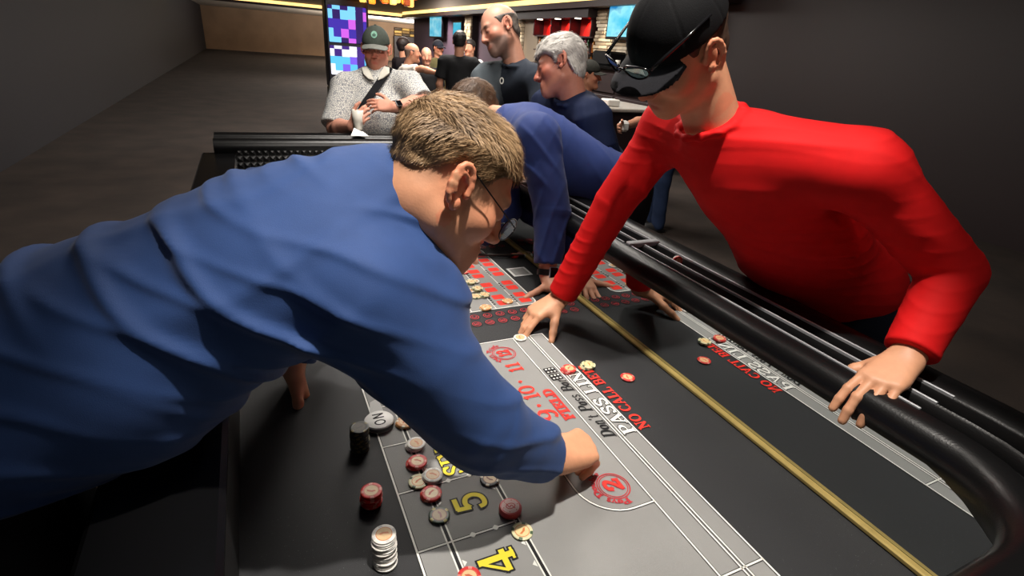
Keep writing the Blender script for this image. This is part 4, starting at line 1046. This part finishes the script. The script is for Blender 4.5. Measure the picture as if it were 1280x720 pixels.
# grey-haired man in navy T-shirt
Hg = at(699, 83, 2.32); hf = nrm(-.97 * CR - .16 * CU + .10 * CW)
SLg = at(741, 145, 2.26)
J = dict(P=(1.60, 2.30, .98), N=at(716, 128, 2.36), SL=SLg, SR=at(684, 128, 2.55), EL=at(752, 195, 2.30), WL=at(735, 240, 2.22), ER=at(672, 185, 2.55), WR=at(650, 225, 2.48), H=Hg, hf=hf, hu=nrm(CU + .05 * CR), belly=.05,
         handL=dict(d=(-.8, -.1, -.4), n=(-.3, 0, 1), curls=RELAX), handR=dict(d=(-.8, -.1, -.4), n=(-.3, 0, 1), curls=RELAX))
navy = fabric('navy_tee', (24, 34, 62))
look = dict(skin=(178, 118, 98), ruddy=.8, brow=(150, 140, 135), sleeve='short', slv_l=.82, shirt=navy, trousers=blackt, collar='ring', neck=.06, iris=(60, 60, 60),
            disp=folds([(CR, .07, .006, 81)]), dmax=.01, hair=dict(t=.022, col=(150, 146, 142), col2=(216, 212, 206), n=7000, len=.026, w=.0011, side=.9, stand=.15, rough=.002, wave=.003, lift=-.010, fwd=.6), hh=.004)
d4 = person('grey-haired man in navy T-shirt looking left, standing behind the stickman', J, look, .0045)
b = MB(); tm = d4['TM']
# small pale mark printed on the chest
# tall balding man
Ht = at(624, 37, 2.72); hf = nrm(-.86 * CR - .40 * CU - .34 * CW)
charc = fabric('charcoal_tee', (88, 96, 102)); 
J = dict(P=(1.50, 2.92, 1.0), N=at(645, 84, 2.78), SL=at(678, 100, 2.70), SR=at(607, 96, 2.88), EL=at(682, 175, 2.65), WL=at(668, 225, 2.5), ER=at(600, 170, 2.85), WR=at(610, 215, 2.7), H=Ht, hf=hf, hu=nrm(CU - .02 * CR), belly=.04,
         handL=dict(d=(-.8, -.1, -.4), n=(-.3, 0, 1), curls=RELAX), handR=dict(d=(-.8, -.1, -.4), n=(-.3, 0, 1), curls=RELAX))
look = dict(skin=(190, 138, 116), brow=(70, 58, 52), beard=(96, 84, 78), beard_a=.75, sleeve='short', slv_l=.8, shirt=charc, trousers=blackt, collar='ring', disp=folds([(CR, .08, .006, 91)]), dmax=.01,
            hair=dict(t=.007, col=(60, 54, 50), col2=(104, 96, 90), bald=1, n=2500, len=.008, w=.001), hh=.004)
d5 = person('tall balding man with grey beard in charcoal T-shirt looking down', J, look, .0048)
# the darker half of his shirt: a panel following the cloth
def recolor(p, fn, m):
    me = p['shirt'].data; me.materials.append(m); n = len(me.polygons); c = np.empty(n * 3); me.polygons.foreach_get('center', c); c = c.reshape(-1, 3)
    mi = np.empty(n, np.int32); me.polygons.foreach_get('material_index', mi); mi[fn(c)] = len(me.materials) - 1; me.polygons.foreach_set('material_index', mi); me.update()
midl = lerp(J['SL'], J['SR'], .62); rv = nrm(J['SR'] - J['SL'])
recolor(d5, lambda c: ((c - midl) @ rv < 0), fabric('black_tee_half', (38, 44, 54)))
def print_on(p, px, py, depth_guess, shape, name, m, label=None):
    """a small flat print laid on the shirt where the line of sight to that spot meets the cloth"""
    me = p['shirt'].data; co = np.empty(len(me.vertices) * 3); me.vertices.foreach_get('co', co); co = co.reshape(-1, 3)
    ctr = at(px, py, depth_guess); r = nrm(ctr - CAMPOS); rel = co - CAMPOS; t = rel @ r; off = np.linalg.norm(rel - t[:, None] * r, axis=1)
    near = off < .02; tt = t[near].min() if near.any() else depth_guess; q = co[near][np.argmin(t[near])] if near.any() else ctr
    hit = CAMPOS + r * (tt + .002)
    sel = co[np.linalg.norm(co - hit, axis=1) < .03]; cc = sel.mean(0); u_, s_, vt = np.linalg.svd(sel - cc); n = vt[2]; n = n if n @ r < 0 else -n
    a = nrm(np.cross(V(0, 0, 1), n)); b2 = np.cross(n, a); mb = MB(); shape(mb); base = cc + n * .006
    mb.v = [tuple(base + a * q[0] + b2 * q[1] + n * q[2]) for q in mb.v]
    o = reparent(mb.build(name, m), p['shirt'])
    if label: lab(o, label)
print_on(d5, 627, 101, 2.6, lambda mb: strip(mb, arc(0, 0, .010, .014, 0, 360, 20)[:-1], .006, 0, True), 'shirt_print', WHT, 'small white ring printed on the chest')
print_on(d4, 701, 146, 2.2, lambda mb: (flat(mb, [(-.014, -.003), (.014, -.003), (.012, .003), (-.012, .004)], 0), flat(mb, [(-.008, -.010), (.010, -.010), (.008, -.006), (-.006, -.006)], 0)), 'shirt_print', mat('print_grey', (130, 138, 150), .7), 'small pale mark printed on the chest')

# man in patterned polo and grey cap at the far end
def polo():
    m = mat('polo_weave', (196, 196, 190), .85, bump=.2, bscale=300); nt = m.node_tree; b = nt.nodes['Principled BSDF']
    tc = nt.nodes.new('ShaderNodeTexCoord'); wv = nt.nodes.new('ShaderNodeTexVoronoi'); wv.feature = 'DISTANCE_TO_EDGE'; wv.inputs['Scale'].default_value = 95; wv.inputs['Randomness'].default_value = .8
    nt.links.new(tc.outputs['Object'], wv.inputs['Vector']); cr_ = nt.nodes.new('ShaderNodeValToRGB'); cr_.color_ramp.elements[0].position = .08; cr_.color_ramp.elements[1].position = .16
    cr_.color_ramp.elements[0].color = lin((132, 134, 140)) + (1,); cr_.color_ramp.elements[1].color = lin((216, 214, 206)) + (1,)
    nt.links.new(wv.outputs['Distance'], cr_.inputs[0]); nt.links.new(cr_.outputs[0], b.inputs['Base Color']); return m
Hc = at(470, 60, 3.42); fc = nrm(V(-.30, -.93, -.12))
J = dict(P=(.80, 3.78, .95), N=at(471, 98, 3.5), SL=at(510, 104, 3.46), SR=at(431, 106, 3.46), EL=at(529, 128, 3.38), WL=at(494, 134, 3.22), ER=at(418, 160, 3.40), WR=at(440, 158, 3.16), H=Hc, hf=fc, hu=(0, 0, 1), belly=.11,
         handL=dict(d=nrm(-CR * .95 + CU * .12 - CW * .1), n=nrm(-CW + CU * .2), curls=RELAX, thumb=(.7, .6, 0)), handR=dict(d=nrm(CR * .5 + CU * .3 - CW * .4), n=nrm(-CW + CR * .4), curls=GRIP))
look = dict(skin=(206, 146, 124), ruddy=.9, brow=(150, 110, 85), beard=(170, 104, 78), goatee=True, beard_a=.6, sleeve='short', slv_l=.95, slv_r=.022, shirt=polo(), trousers=blackt, collar='fold', neck=.066, sc=1.12, arm=1.15,
            hair=dict(t=.006, col=(120, 90, 66)), cap=dict(name='grey_cap', col=(66, 72, 66), brim=(120, 122, 116)), ch=.004, hh=.006)
d6 = person('heavy man in grey cap and pale patterned polo at the far end of the table', J, look, .005)
Wc = d6['W']; em = MB()
def cfront(u, v):
    x, z = u, .088 + v; y = -.012 + .108 * math.sqrt(max(0, 1 - (x / .087) ** 2 - ((z - .032) / .1) ** 2)) + .003
    return Wc(x, y, z)
em.add([cfront(a_, b_) for a_, b_ in arc(0, 0, .019, .019, 0, 360, 20)[:-1]], [tuple(range(20))], 0)
em.add([cfront(a_, b_) + d6['M'][1] * .001 for a_, b_ in [(-.009, -.010), (.009, -.010), (.012, .002), (.004, .004), (0, .012), (-.004, .004), (-.012, .002)]], [tuple(range(7))], 1)
lab(reparent(em.build('emblem', [mat('emblem_mint', (112, 160, 140), .7), mat('emblem_deep', (52, 84, 72), .7)]), d6['cap']), 'round mint green emblem on the cap front')
watch(d6, np.array(J['WL']), np.array(J['EL']), nrm(-CW), col=(150, 140, 124))
# shoulder strap across his chest
stp = MB(); co = np.empty(len(d6['shirt'].data.vertices) * 3); d6['shirt'].data.vertices.foreach_get('co', co); co = co.reshape(-1, 3)
def onshirt(px, py):
    r = nrm(at(px, py, 3.4) - CAMPOS); rel = co - CAMPOS; t = rel @ r; off = np.linalg.norm(rel - t[:, None] * r, axis=1); k = off < .022
    return CAMPOS + r * ((t[k].min() if k.any() else 3.3) - .006)
cl = [onshirt(x, y) for x, y in ((487, 84), (482, 92), (474, 104), (465, 117), (456, 130), (449, 143), (445, 158), (444, 172))]
wv_ = nrm(CR * .9 - CU * .43) * .024
stp.add([c + wv_ for c in cl] + [c - wv_ for c in cl] + [c + wv_ - CW * .004 for c in cl] + [c - wv_ - CW * .004 for c in cl],
        [f for i in range(7) for f in ((16 + i, 24 + i, 25 + i, 17 + i), (i, 16 + i, 17 + i, i + 1), (8 + i, 9 + i, 25 + i, 24 + i), (i, i + 1, 9 + i, 8 + i))])
reparent(stp.build('shoulder_strap', fabric('strap_black', (20, 20, 24))), d6['root'])
for leaf in ([(453, 85), (459, 84), (464, 91), (468, 101), (461, 99), (455, 93)], [(487, 85), (481, 84), (476, 91), (473, 101), (480, 98), (487, 92)]):
    q = [onshirt(*p) for p in leaf]; q = [p - CW * .012 for p in q]; lf = MB(); n = len(q)
    lf.add(q + [p + CW * .012 for p in q], [tuple(range(n)), tuple(range(2 * n - 1, n - 1, -1))] + [(i, n + i, n + (i + 1) % n, (i + 1) % n) for i in range(n)])
    reparent(lf.build('collar_leaf', fabric('polo_collar', (206, 203, 192))), d6['shirt'])
cup = MB(); c_ = np.array(J['WR']) + CR * .05 + CU * .03 - CW * .05; cup.lathe([(.028, -.06), (.033, .05), (.030, .05), (.026, -.055)], 16, c_)
tag(cup.build('drink_cup', mat('cup_plastic', (205, 200, 190), .3), smooth=True), 'pale plastic cup in the hand of the man in the grey cap', 'cup')

# ------------------------------------------------------------------ the casino behind
cpt = mat('carpet', (52, 42, 36), .95, var=.45, vscale=2.2, bump=.6, bscale=90)
struct(MB().box((-8, -4, -.1), (22, 46, 0)).build('floor', cpt))
ceil_m = mat('ceiling_paint', (120, 110, 100), .8, var=.08, vscale=.6)
struct(MB().box((-8, -4, 3.2), (7.3, 26.2, 3.3)).build('ceiling', ceil_m))
struct(MB().box((-8, 26.26, 2.72), (22, 46, 2.82)).build('ceiling_far', mat('ceiling_pale', (205, 192, 176), .8)))
plum = mat('plum_paint', (104, 84, 98), .7, var=.06, vscale=1.5); cream_p = mat('cream_paint', (176, 160, 140), .7); drk = mat('dark_panel', (40, 28, 30), .5)
struct(MB().box((7.1, 9.0, 0), (7.3, 26.2, 3.2)).build('wall_right', plum)); struct(MB().box((7.1, -4, 0), (7.3, 9.0, 3.2)).build('wall_right', drk))
struct(MB().box((-8, 45.8, 0), (22, 46, 2.8)).build('wall_back', mat('back_wall', (150, 122, 96), .8, var=.2, vscale=.8)))
struct(MB().box((-2.6, -1, 0), (-2.4, 46, 3.2)).build('wall_left', mat('pit_wall_dark', (26, 24, 30), .7)))
# cove: gilded soffit with a lit trough
gold = mat('cove_glow', (255, 212, 126), .5, emit=1.8, var=.15, vscale=1.2)
struct(MB().box((6.55, 7.0, 2.57), (6.60, 26.1, 2.68)).build('trim_1', gold)); struct(MB().box((-8, 26.1, 2.50), (6.60, 26.15, 2.61)).build('trim_2', gold))
struct(MB().box((6.5, 7.0, 2.44), (7.1, 26.0, 2.56)).build('trim_3', mat('soffit_brown', (52, 30, 28), .5))); struct(MB().box((-8, 26.0, 2.41), (7.1, 26.2, 2.49)).build('trim_4', mat('soffit_brown', (52, 30, 28), .5)))
struct(MB().box((6.60, 7.0, 2.57), (7.1, 26.2, 3.2)).build('trim_5', mat('ceiling_grey', (126, 116, 108), .8))); struct(MB().box((-8, 26.15, 2.5), (7.1, 26.25, 3.2)).build('trim_6', mat('ceiling_grey', (126, 116, 108), .8)))
# patterned gilt screens far off under the pale ceiling
gs = empty('gilt_screen', (12.3, 45.6, 0)); tag(gs, 'gilded patterned screen far off under the pale ceiling, left of the wall screens', 'screen')
for i in range(5):
    for j in range(3):
        b = MB(); x = 11.1 + i * .62; z = 1.93 + j * .2; b.bbox((x - .30, 45.60, z - .09), (x + .30, 45.76, z + .09), .03); reparent(b.build('panel', mat('gilt_%d' % ((i + 2 * j) % 3), ((120, 92, 44), (58, 44, 26), (170, 138, 70))[(i + 2 * j) % 3], .5, .4)), gs)
reparent(MB().bbox((10.75, 45.5, 0.001), (13.95, 45.77, 1.835), .02).build('base', drk), gs)
# ceiling downlights of the far room
dl = mat('lamp_glow', (255, 240, 215), .5, emit=6)
for i, (x, y) in enumerate(((6.6, 28.5), (7.5, 29), (8.2, 29.5), (9.0, 29.5), (8.6, 34), (10.2, 34.5))):
    b = MB(); b.lathe([(.12, 2.70), (.12, 2.718), (.06, 2.719)], 16, (x, y, 0)); tag(b.build('ceiling_light', dl), 'small round downlight in the pale far ceiling, %s' % ('nearest and leftmost', 'second in the near row', 'third in the near row', 'rightmost of the near row', 'left of the far pair', 'right of the far pair')[i], 'light', 'downlights of the far room')
# amber glass chandeliers
def chandelier(name, x, y, z, nx, ny, label):
    r = empty('chandelier', (x, y, z)); tag(r, label, 'chandelier')
    b = MB(); b.bbox((x - nx * .06, y - ny * .06, z + .42), (x + nx * .06, y + ny * .06, z + .46), .01); reparent(b.build('canopy', drk), r)
    rnd = random.Random(5)
    am = [mat('amber_%d' % k, c, .3, emit=e) for k, (c, e) in enumerate((((255, 150, 40), 1.5), ((230, 96, 20), 1.2), ((120, 50, 16), .5), ((255, 190, 90), 2.0)))]
    for i in range(nx):
        for j in range(ny):
            l = rnd.uniform(.12, .42); xx = x + (i - nx / 2 + .5) * .12; yy = y + (j - ny / 2 + .5) * .12
            b = MB(); b.bbox((xx - .045, yy - .045, z + .42 - l), (xx + .045, yy + .045, z + .42), .012); reparent(b.build('glass_block', am[rnd.randrange(4)]), r)
chandelier('chandelier', 2.05, 9.2, 2.0, 8, 5, 'amber glass block chandelier at the top left above the grey cap')
chandelier('chandelier', 3.15, 10.2, 2.30, 6, 4, 'amber glass block chandelier cut by the top edge right of the first')
# slot machines at the left
def screen_mat(name, cols, strength, scale=(3, 3, 3), tiles=False):
    m = bpy.data.materials.new(name); m.use_nodes = True; nt = m.node_tree; b = nt.nodes['Principled BSDF']
    tc = nt.nodes.new('ShaderNodeTexCoord'); mp = nt.nodes.new('ShaderNodeMapping'); mp.inputs['Scale'].default_value = scale; nt.links.new(tc.outputs['Generated'], mp.inputs[0])
    n = nt.nodes.new('ShaderNodeTexNoise'); n.inputs['Scale'].default_value = 1.6; n.inputs['Detail'].default_value = 3; nt.links.new(mp.outputs[0], n.inputs['Vector'])
    fac = n.outputs['Fac']
    if tiles:
        vo = nt.nodes.new('ShaderNodeTexVoronoi'); vo.distance = 'CHEBYCHEV'; vo.inputs['Randomness'].default_value = .12; vo.inputs['Scale'].default_value = 1; nt.links.new(mp.outputs[0], vo.inputs['Vector'])
        sp = nt.nodes.new('ShaderNodeSeparateColor'); nt.links.new(vo.outputs['Color'], sp.inputs[0]); fac = sp.outputs[0]
    r = nt.nodes.new('ShaderNodeValToRGB'); r.color_ramp.interpolation = 'CONSTANT' if tiles else 'LINEAR'
    els = r.color_ramp.elements
    while len(els) < len(cols): els.new(.5)
    for i, c in enumerate(cols): els[i].position = .25 + .5 * i / max(1, len(cols) - 1) - (.06 if i else .25); els[i].color = lin(c) + (1,)
    nt.links.new(fac, r.inputs[0]); nt.links.new(r.outputs[0], b.inputs['Emission Color']); b.inputs['Emission Strength'].default_value = strength; b.inputs['Base Color'].default_value = (.01, .01, .01, 1); b.inputs['Roughness'].default_value = .2
    return m
cab = mat('slot_cabinet', (26, 24, 32), .35)
scr = [screen_mat('slot_screen_%d' % i, c, 1.3, (5, .5, 4), True) for i, c in enumerate(([(60, 30, 120), (120, 90, 230), (240, 240, 255), (90, 190, 240)], [(40, 20, 90), (200, 90, 220), (120, 200, 255), (60, 40, 160)]))]
def slot(x, y, label, k):
    r = empty('slot_machine', (x, y, 0)); tag(r, label, 'slot machine', 'slot machines at the far left')
    P = lambda mb, n, m: reparent(mb.build(n, m), r)
    P(MB().bbox((x - .33, y - .3, 0), (x + .33, y + .3, .75), .02), 'base', cab); P(MB().bbox((x - .33, y - .05, .75), (x + .33, y + .3, 2.05), .02), 'cabinet', cab)
    b = MB(); b.add([(x - .31, y - .32, .75), (x + .31, y - .32, .75), (x + .31, y - .05, .86), (x - .31, y - .05, .86), (x - .31, y - .32, .70), (x + .31, y - .32, .70), (x + .31, y - .05, .70), (x - .31, y - .05, .70)], [(0, 1, 2, 3), (4, 7, 6, 5), (0, 4, 5, 1), (1, 5, 6, 2), (2, 6, 7, 3), (3, 7, 4, 0)]); P(b, 'button_deck', cab)
    P(MB().bbox((x - .29, y - .075, .95), (x + .29, y - .045, 1.38), .01), 'lower_screen', scr[k % 2]); P(MB().bbox((x - .29, y - .075, 1.43), (x + .29, y - .045, 1.95), .01), 'upper_screen', scr[(k + 1) % 2])
    for i in range(4): b = MB(); b.lathe([(.025, 0), (.025, .02), (.018, .028)], 10, (x - .2 + i * .13, y - .2, .80)); P(b, 'button', mat('slot_button', (220, 220, 235), .3, emit=.6))
slot(1.52, 9.6, 'lit purple slot machine behind the man in the grey cap', 0)
# wall screens
def tv(x, y0, y1, z0, z1, label, cols, st, sc=(1, 2, 2)):
    r = empty('wall_screen', (x, (y0 + y1) / 2, z0)); tag(r, label, 'television')
    reparent(MB().bbox((x - .06, y0, z0), (x + .02, y1, z1), .01).build('bezel', mat('tv_bezel', (16, 16, 20), .3)), r)
    reparent(MB().bbox((x - .065, y0 + .05, z0 + .05), (x - .058, y1 - .05, z1 - .05), .001).build('display', screen_mat('display_%d' % len(MATS), cols, st, sc)), r)
    MATS['tvcount%d' % len(MATS)] = None
tv(6.72, 7.75, 10.0, 1.86, 2.95, 'big bright blue television on the stone pillar left of the black cap', [(30, 80, 140), (70, 200, 235), (150, 235, 250), (40, 130, 190)], 1.1, (1, 2.2, 1.6))
tv(6.9, 21.3, 22.9, 1.72, 2.58, 'tall cyan screen at the left end of the plum wall', [(40, 120, 180), (90, 200, 230), (160, 225, 240)], .9)
tv(7.0, 19.4, 20.3, 1.80, 2.3, 'small cyan screen right of the tall one on the plum wall', [(20, 130, 180), (40, 190, 225), (60, 200, 235)], .9)
# stone-faced pillars
stm = [mat('ledge_stone_%d' % i, c, .85, var=.18, vscale=9, bump=.7, bscale=25) for i, c in enumerate(((206, 190, 164), (186, 168, 142), (222, 210, 188), (168, 150, 126)))]
def pillar(y0, y1, z0, label, rows, x0=6.85):
    r = empty('stone_pillar', (x0 + .15, (y0 + y1) / 2, 0)); tag(r, label, 'pillar', kind='structure')
    reparent(MB().box((x0 + .03, y0 + .02, 0), (7.1, y1 - .02, 2.43)).build('core', drk), r); rnd = random.Random(int(y0 * 10))
    hgt = (2.43 - z0) / rows
    for j in range(rows):
        y = y0
        while y < y1 - .05:
            l = min(rnd.uniform(.22, .5), y1 - y); q = rnd.uniform(0, .05)
            reparent(MB().bbox((x0 - q, y + .004, z0 + j * hgt + .004), (x0 + .05, y + l - .004, z0 + (j + 1) * hgt - .004), .008).build('stone', rnd.choice(stm)), r); y += l
pillar(9.45, 10.65, 1.2, 'stacked pale stone pillar under the big blue television', 18)
pillar(14.25, 14.95, 1.3, 'narrow stacked stone pillar behind the tall balding man', 13)
pillar(18.2, 18.8, 1.3, 'farthest stone pillar on the plum wall', 11)
for y, z, e in ((10.05, 2.42, 60), (14.6, 2.42, 45), (18.5, 2.42, 60)): spot('pillar_washer', (6.45, y, 2.40), (6.85, y, 1.7), e, 75, (1, .85, .65), .8, .03)
spot('wall_washer', (6.2, 21.2, 2.4), (7.1, 21.2, 1.5), 50, 90, (.9, .75, .9), .8, .05)
# back bar between the pillars
bar = empty('back_bar', (6.9, 12.4, 0)); tag(bar, 'back bar with glowing red niches and bottle shelves between two stone pillars', 'bar')
bp = lambda mb, n, m: reparent(mb.build(n, m), bar)
bp(MB().box((6.6, 10.65, 2.26), (7.1, 14.25, 2.435)), 'fascia', mat('bar_fascia', (44, 34, 38), .5))
bp(MB().box((6.9, 13.45, 0), (7.1, 14.25, 2.26)), 'side_panel', cream_p)
wood = mat('bar_wood', (58, 26, 30), .4); red_g = mat('niche_red', (190, 30, 26), .5)
bp(MB().box((7.05, 10.65, .9), (7.1, 13.45, 2.26)), 'back_panel', wood)
for k in range(4): 
    y = 10.72 + k * .9; bp(MB().box((6.75, y - .02, 1.9), (7.08, y + .02, 2.26)), 'niche_divider', wood)
for k in range(3):
    y = 10.74 + k * .9; bp(MB().box((7.03, y, 1.92), (7.055, y + .86, 2.25)), 'niche', red_g)
    spot('niche_lamp', (6.86, y + .43, 2.24), (7.04, y + .43, 2.0), 40, 95, (1, .25, .15), .9, .02)
    b = MB(); b.lathe([(.07, 2.245), (.07, 2.258), (.03, 2.259)], 12, (6.68, y + .43, 0)); bp(b, 'downlight', dl)
for z in (1.88, 1.56, 1.25): bp(MB().box((6.78, 10.67, z), (7.06, 13.4, z + .03)), 'shelf', wood)
bot = [((40, 70, 40), .9), ((150, 90, 30), .9), ((205, 210, 215), .9), ((120, 30, 60), .9), ((70, 50, 110), .9)]; rnd = random.Random(3); bms = []
for k, (c, _) in enumerate(bot):
    b = MB(); b.lathe([(.036, 0), (.038, .01), (.038, .17), (.030, .20), (.014, .225), (.013, .27), (.016, .272), (.016, .285)], 10); o = b.build('bottle', mat('bottle_%d' % k, c, .15, spec=.7), smooth=True); bms.append(o.data); bpy.data.objects.remove(o)
for z in (1.28, 1.59):
    for i in range(20):
        k = rnd.randrange(5); o = bpy.data.objects.new('bottle', bms[k]); COL.objects.link(o); o.location = (6.9 + rnd.uniform(-.04, .04), 10.8 + i * .128, z + .001)
        tag(o, '%s bottle, %s from the right on the %s shelf of the back bar' % (('green', 'amber', 'clear', 'dark red', 'violet')[k], (['first'] + _T[1:] + ['nineteenth', 'twentieth'])[i], 'lower' if z < 1.5 else 'upper'), 'bottle', 'bottles on the back bar')
spot('shelf_lamp', (6.5, 12, 2.2), (7.0, 12, 1.4), 10, 110, (.9, .5, .8), .8, .05)
bp(MB().bbox((6.4, 10.7, 0), (6.9, 13.4, .95), .01), 'bar_cabinet', drk)
# dark service cabinet under the television
ca = empty('service_cabinet', (5.3, 7.4, 0)); tag(ca, 'dark service cabinet with round knobs beneath the stone pillar', 'cabinet')
cp = lambda mb, n, m, p=None: reparent(mb.build(n, m), p or ca)
cp(MB().bbox((5.2, 6.3, 0), (5.7, 8.3, 1.36), .01), 'carcass', drk); cp(MB().bbox((5.12, 6.25, 1.36), (5.75, 8.35, 1.40), .01), 'worktop', lac)
for j in range(3):
    for i in range(2):
        f = cp(MB().bbox((5.17, 6.35 + i * .98, .35 + j * .33), (5.205, 7.28 + i * .98, .64 + j * .33), .01), 'drawer', drk)
        b = MB(); b.lathe([(.02, 0), (.026, .012), (.016, .024)], 10); b.v = [(5.17 - v[2], 6.81 + i * .98 + v[0], .5 + j * .33 + v[1]) for v in b.v]; cp(b, 'knob', steel, f)
def tbox(name, a, b_, m, label, cat, r=.01): return tag(MB().bbox(a, b_, r).build(name, m), label, cat)
tbox('cash_register', (5.25, 7.7, 1.401), (5.6, 8.2, 1.62), mat('black_plastic', (18, 18, 20), .35), 'black boxy till on the service cabinet', 'till', .03)
tbox('red_carton', (5.3, 7.0, 1.401), (5.5, 7.2, 1.62), mat('carton_red', (190, 40, 44), .6), 'small red carton on the service cabinet', 'carton')
for i, (y, c) in enumerate(((6.9, (220, 215, 205)), (7.3, (200, 200, 205)), (7.5, (230, 225, 215)))):
    b = MB(); b.lathe([(.03, 0), (.04, .1), (.036, .1), (.028, .006)], 12, (5.3, y, 1.401)); tag(b.build('paper_cup', mat('cup_%d' % i, c, .5), smooth=True), 'pale cup on the service cabinet, %s' % ('beside the carton', 'between carton and till', 'next to the till')[i], 'cup')
# side table with things on it behind the red player
sd = empty('side_counter', (3.3, 4.9, 0)); tag(sd, 'small pale-topped side counter left of the black cap brim', 'counter')
reparent(MB().bbox((3.15, 4.75, 0), (4.0, 5.6, 1.02), .01).build('carcass', drk), sd); reparent(MB().bbox((3.1, 4.7, 1.02), (4.05, 5.65, 1.06), .01).build('worktop', mat('stone_top', (176, 168, 158), .35, var=.15, vscale=30)), sd)
tbox('napkin_box', (3.38, 4.85, 1.061), (3.53, 5.0, 1.13), mat('carton_white', (222, 220, 214), .6), 'small white napkin box on the side counter', 'box')
tbox('snack_tray', (3.18, 4.8, 1.061), (3.33, 4.95, 1.075), mat('tray_red', (190, 90, 60), .5), 'small orange tray on the side counter', 'tray', .004)

# ------- people further back
def bystander(label, x, y, z_h, face, shirt, hair, sk=(196, 140, 112), sleeve='short', cap=None, trousers=(30, 32, 38), arms=None, h=.012, name='person', lean=0.0, group=None, seated=False, beard=None):
    f = nrm(V(face[0], face[1], 0)); r = np.cross(f, V(0, 0, 1)); H = V(x, y, z_h); N = H - V(0, 0, .19) - f * (.02 + lean); P = V(N[0], N[1], 0) - f * lean * 1.4 + V(0, 0, N[2] - .50)
    J = dict(P=P, N=N, SL=N - r * .19 - V(0, 0, .04), SR=N + r * .19 - V(0, 0, .04), H=H, hf=nrm(f + V(0, 0, face[2] if len(face) > 2 else 0)))
    for k, sg in (('L', -1), ('R', 1)):
        S = J['S' + k]; J['E' + k] = S + r * sg * .05 - V(0, 0, .28) - f * .02; J['W' + k] = J['E' + k] + f * .12 - V(0, 0, .22)
        if arms and k in arms: J['E' + k], J['W' + k] = arms[k]
        J['hand' + k] = dict(d=nrm(np.array(J['W' + k]) - J['E' + k]), n=nrm(r * sg + V(0, 0, .01)), curls=RELAX)
    lk = dict(skin=sk, fine=False, eyes=False, shirt=fabric('cloth_%d_%d_%d' % shirt, shirt), trousers=DENIM(trousers), sleeve=sleeve, collar='ring', hc=.014, hair=hair, hh=.009, ch=.008, hl=1)
    if beard: lk['beard'] = beard
    if cap: lk['cap'] = cap
    return person(label, J, lk, h)
toC = lambda x, y: V(-x, -y)
a1 = at(575, 50, 6.5); bystander('man with black hair in black T-shirt seen from behind', a1[0], a1[1], a1[2] - .02, (.5, .85), (22, 22, 24), dict(t=.013, col=(24, 20, 19), lift=.022, rough=.004), (170, 120, 96))
a1 = at(516, 66, 7.2); bystander('bald man in white shirt stretching an arm out to the right', a1[0], a1[1], a1[2], (.95, -.3), (206, 198, 188), dict(t=.006, col=(120, 100, 90), bald=1), arms={'R': (at(527, 86, 7.0), at(545, 91, 6.9))}, lean=.06)
a1 = at(533, 70, 8.0); bystander('bald man in black shirt beside the man in white', a1[0], a1[1], a1[2], (-.2, -.98, -.15), (24, 24, 26), dict(t=.005, col=(110, 90, 80), bald=1), (206, 150, 124))
a1 = at(548, 60, 9.2); bystander('person in dark cap and olive jacket in the far crowd', a1[0], a1[1], a1[2], (.4, -.9), (104, 98, 66), dict(t=.006, col=(40, 34, 30)), cap=dict(name='slate_cap', col=(48, 52, 62)))
a1 = at(505, 58, 8.6); bystander('woman with long dark hair in dark top, right of the grey cap', a1[0], a1[1], a1[2], (.9, .3), (40, 36, 38), dict(t=.026, col=(34, 26, 24), lift=-.05))
a1 = at(587, 60, 8.4); bystander('man in white top half hidden behind the man in black', a1[0], a1[1], a1[2], (-.8, -.6), (196, 194, 192), dict(t=.014, col=(30, 26, 24)))
a1 = at(730, 63, 10.0); bystander('bartender in blue shirt in front of the bottle shelves', a1[0], a1[1], a1[2], (.3, -.9), (50, 70, 120), dict(t=.014, col=(120, 96, 70)))
a1 = at(737, 92, 4.9); bystander('man in dark cap and black top behind the grey-haired man', a1[0], a1[1], a1[2] - .01, (.75, -.62), (26, 26, 30), dict(t=.008, col=(24, 22, 22), lift=-.01), cap=dict(name='olive_cap', col=(46, 46, 42)), sk=(186, 128, 100))
p = V(3.45, 3.95, 0); wl = at(779, 158, 4.55)
bystander('person in grey shirt and blue jeans holding something white behind the red player', 3.50, 3.98, 1.62, (-.92, .35, -.2), (112, 104, 112), dict(t=.012, col=(50, 40, 34)), trousers=(44, 58, 88), sleeve='short',
          arms={'R': (at(806, 150, 4.9), wl), 'L': (V(3.6, 3.75, 1.12), V(3.45, 3.70, .88))}, h=.010)
tbox('paper_cup', tuple(wl + V(-.05, -.06, -.04)), tuple(wl + V(.03, .02, .05)), mat('carton_white', (222, 220, 214), .6), 'white cup held in front of the grey shirt behind the red player', 'cup', .02)
# another gaming table in the aisle
gt = empty('gaming_table', (2.0, 5.6, 0)); tag(gt, 'black gaming table in the aisle behind the far end of the dice table', 'table')
reparent(MB().bbox((1.55, 5.3, .0), (2.25, 6.4, .80), .03).build('body', drk), gt); reparent(MB().bbox((1.5, 5.25, .80), (2.3, 6.45, .93), .04).build('padded_top', lac), gt)
b = MB(); b.bbox((1.72, 5.45, .931), (1.95, 5.55, .955), .005); tag(b.build('chip_tray', mat('tray_white', (220, 216, 210), .5)), 'small pale tray on the black gaming table in the aisle', 'tray')
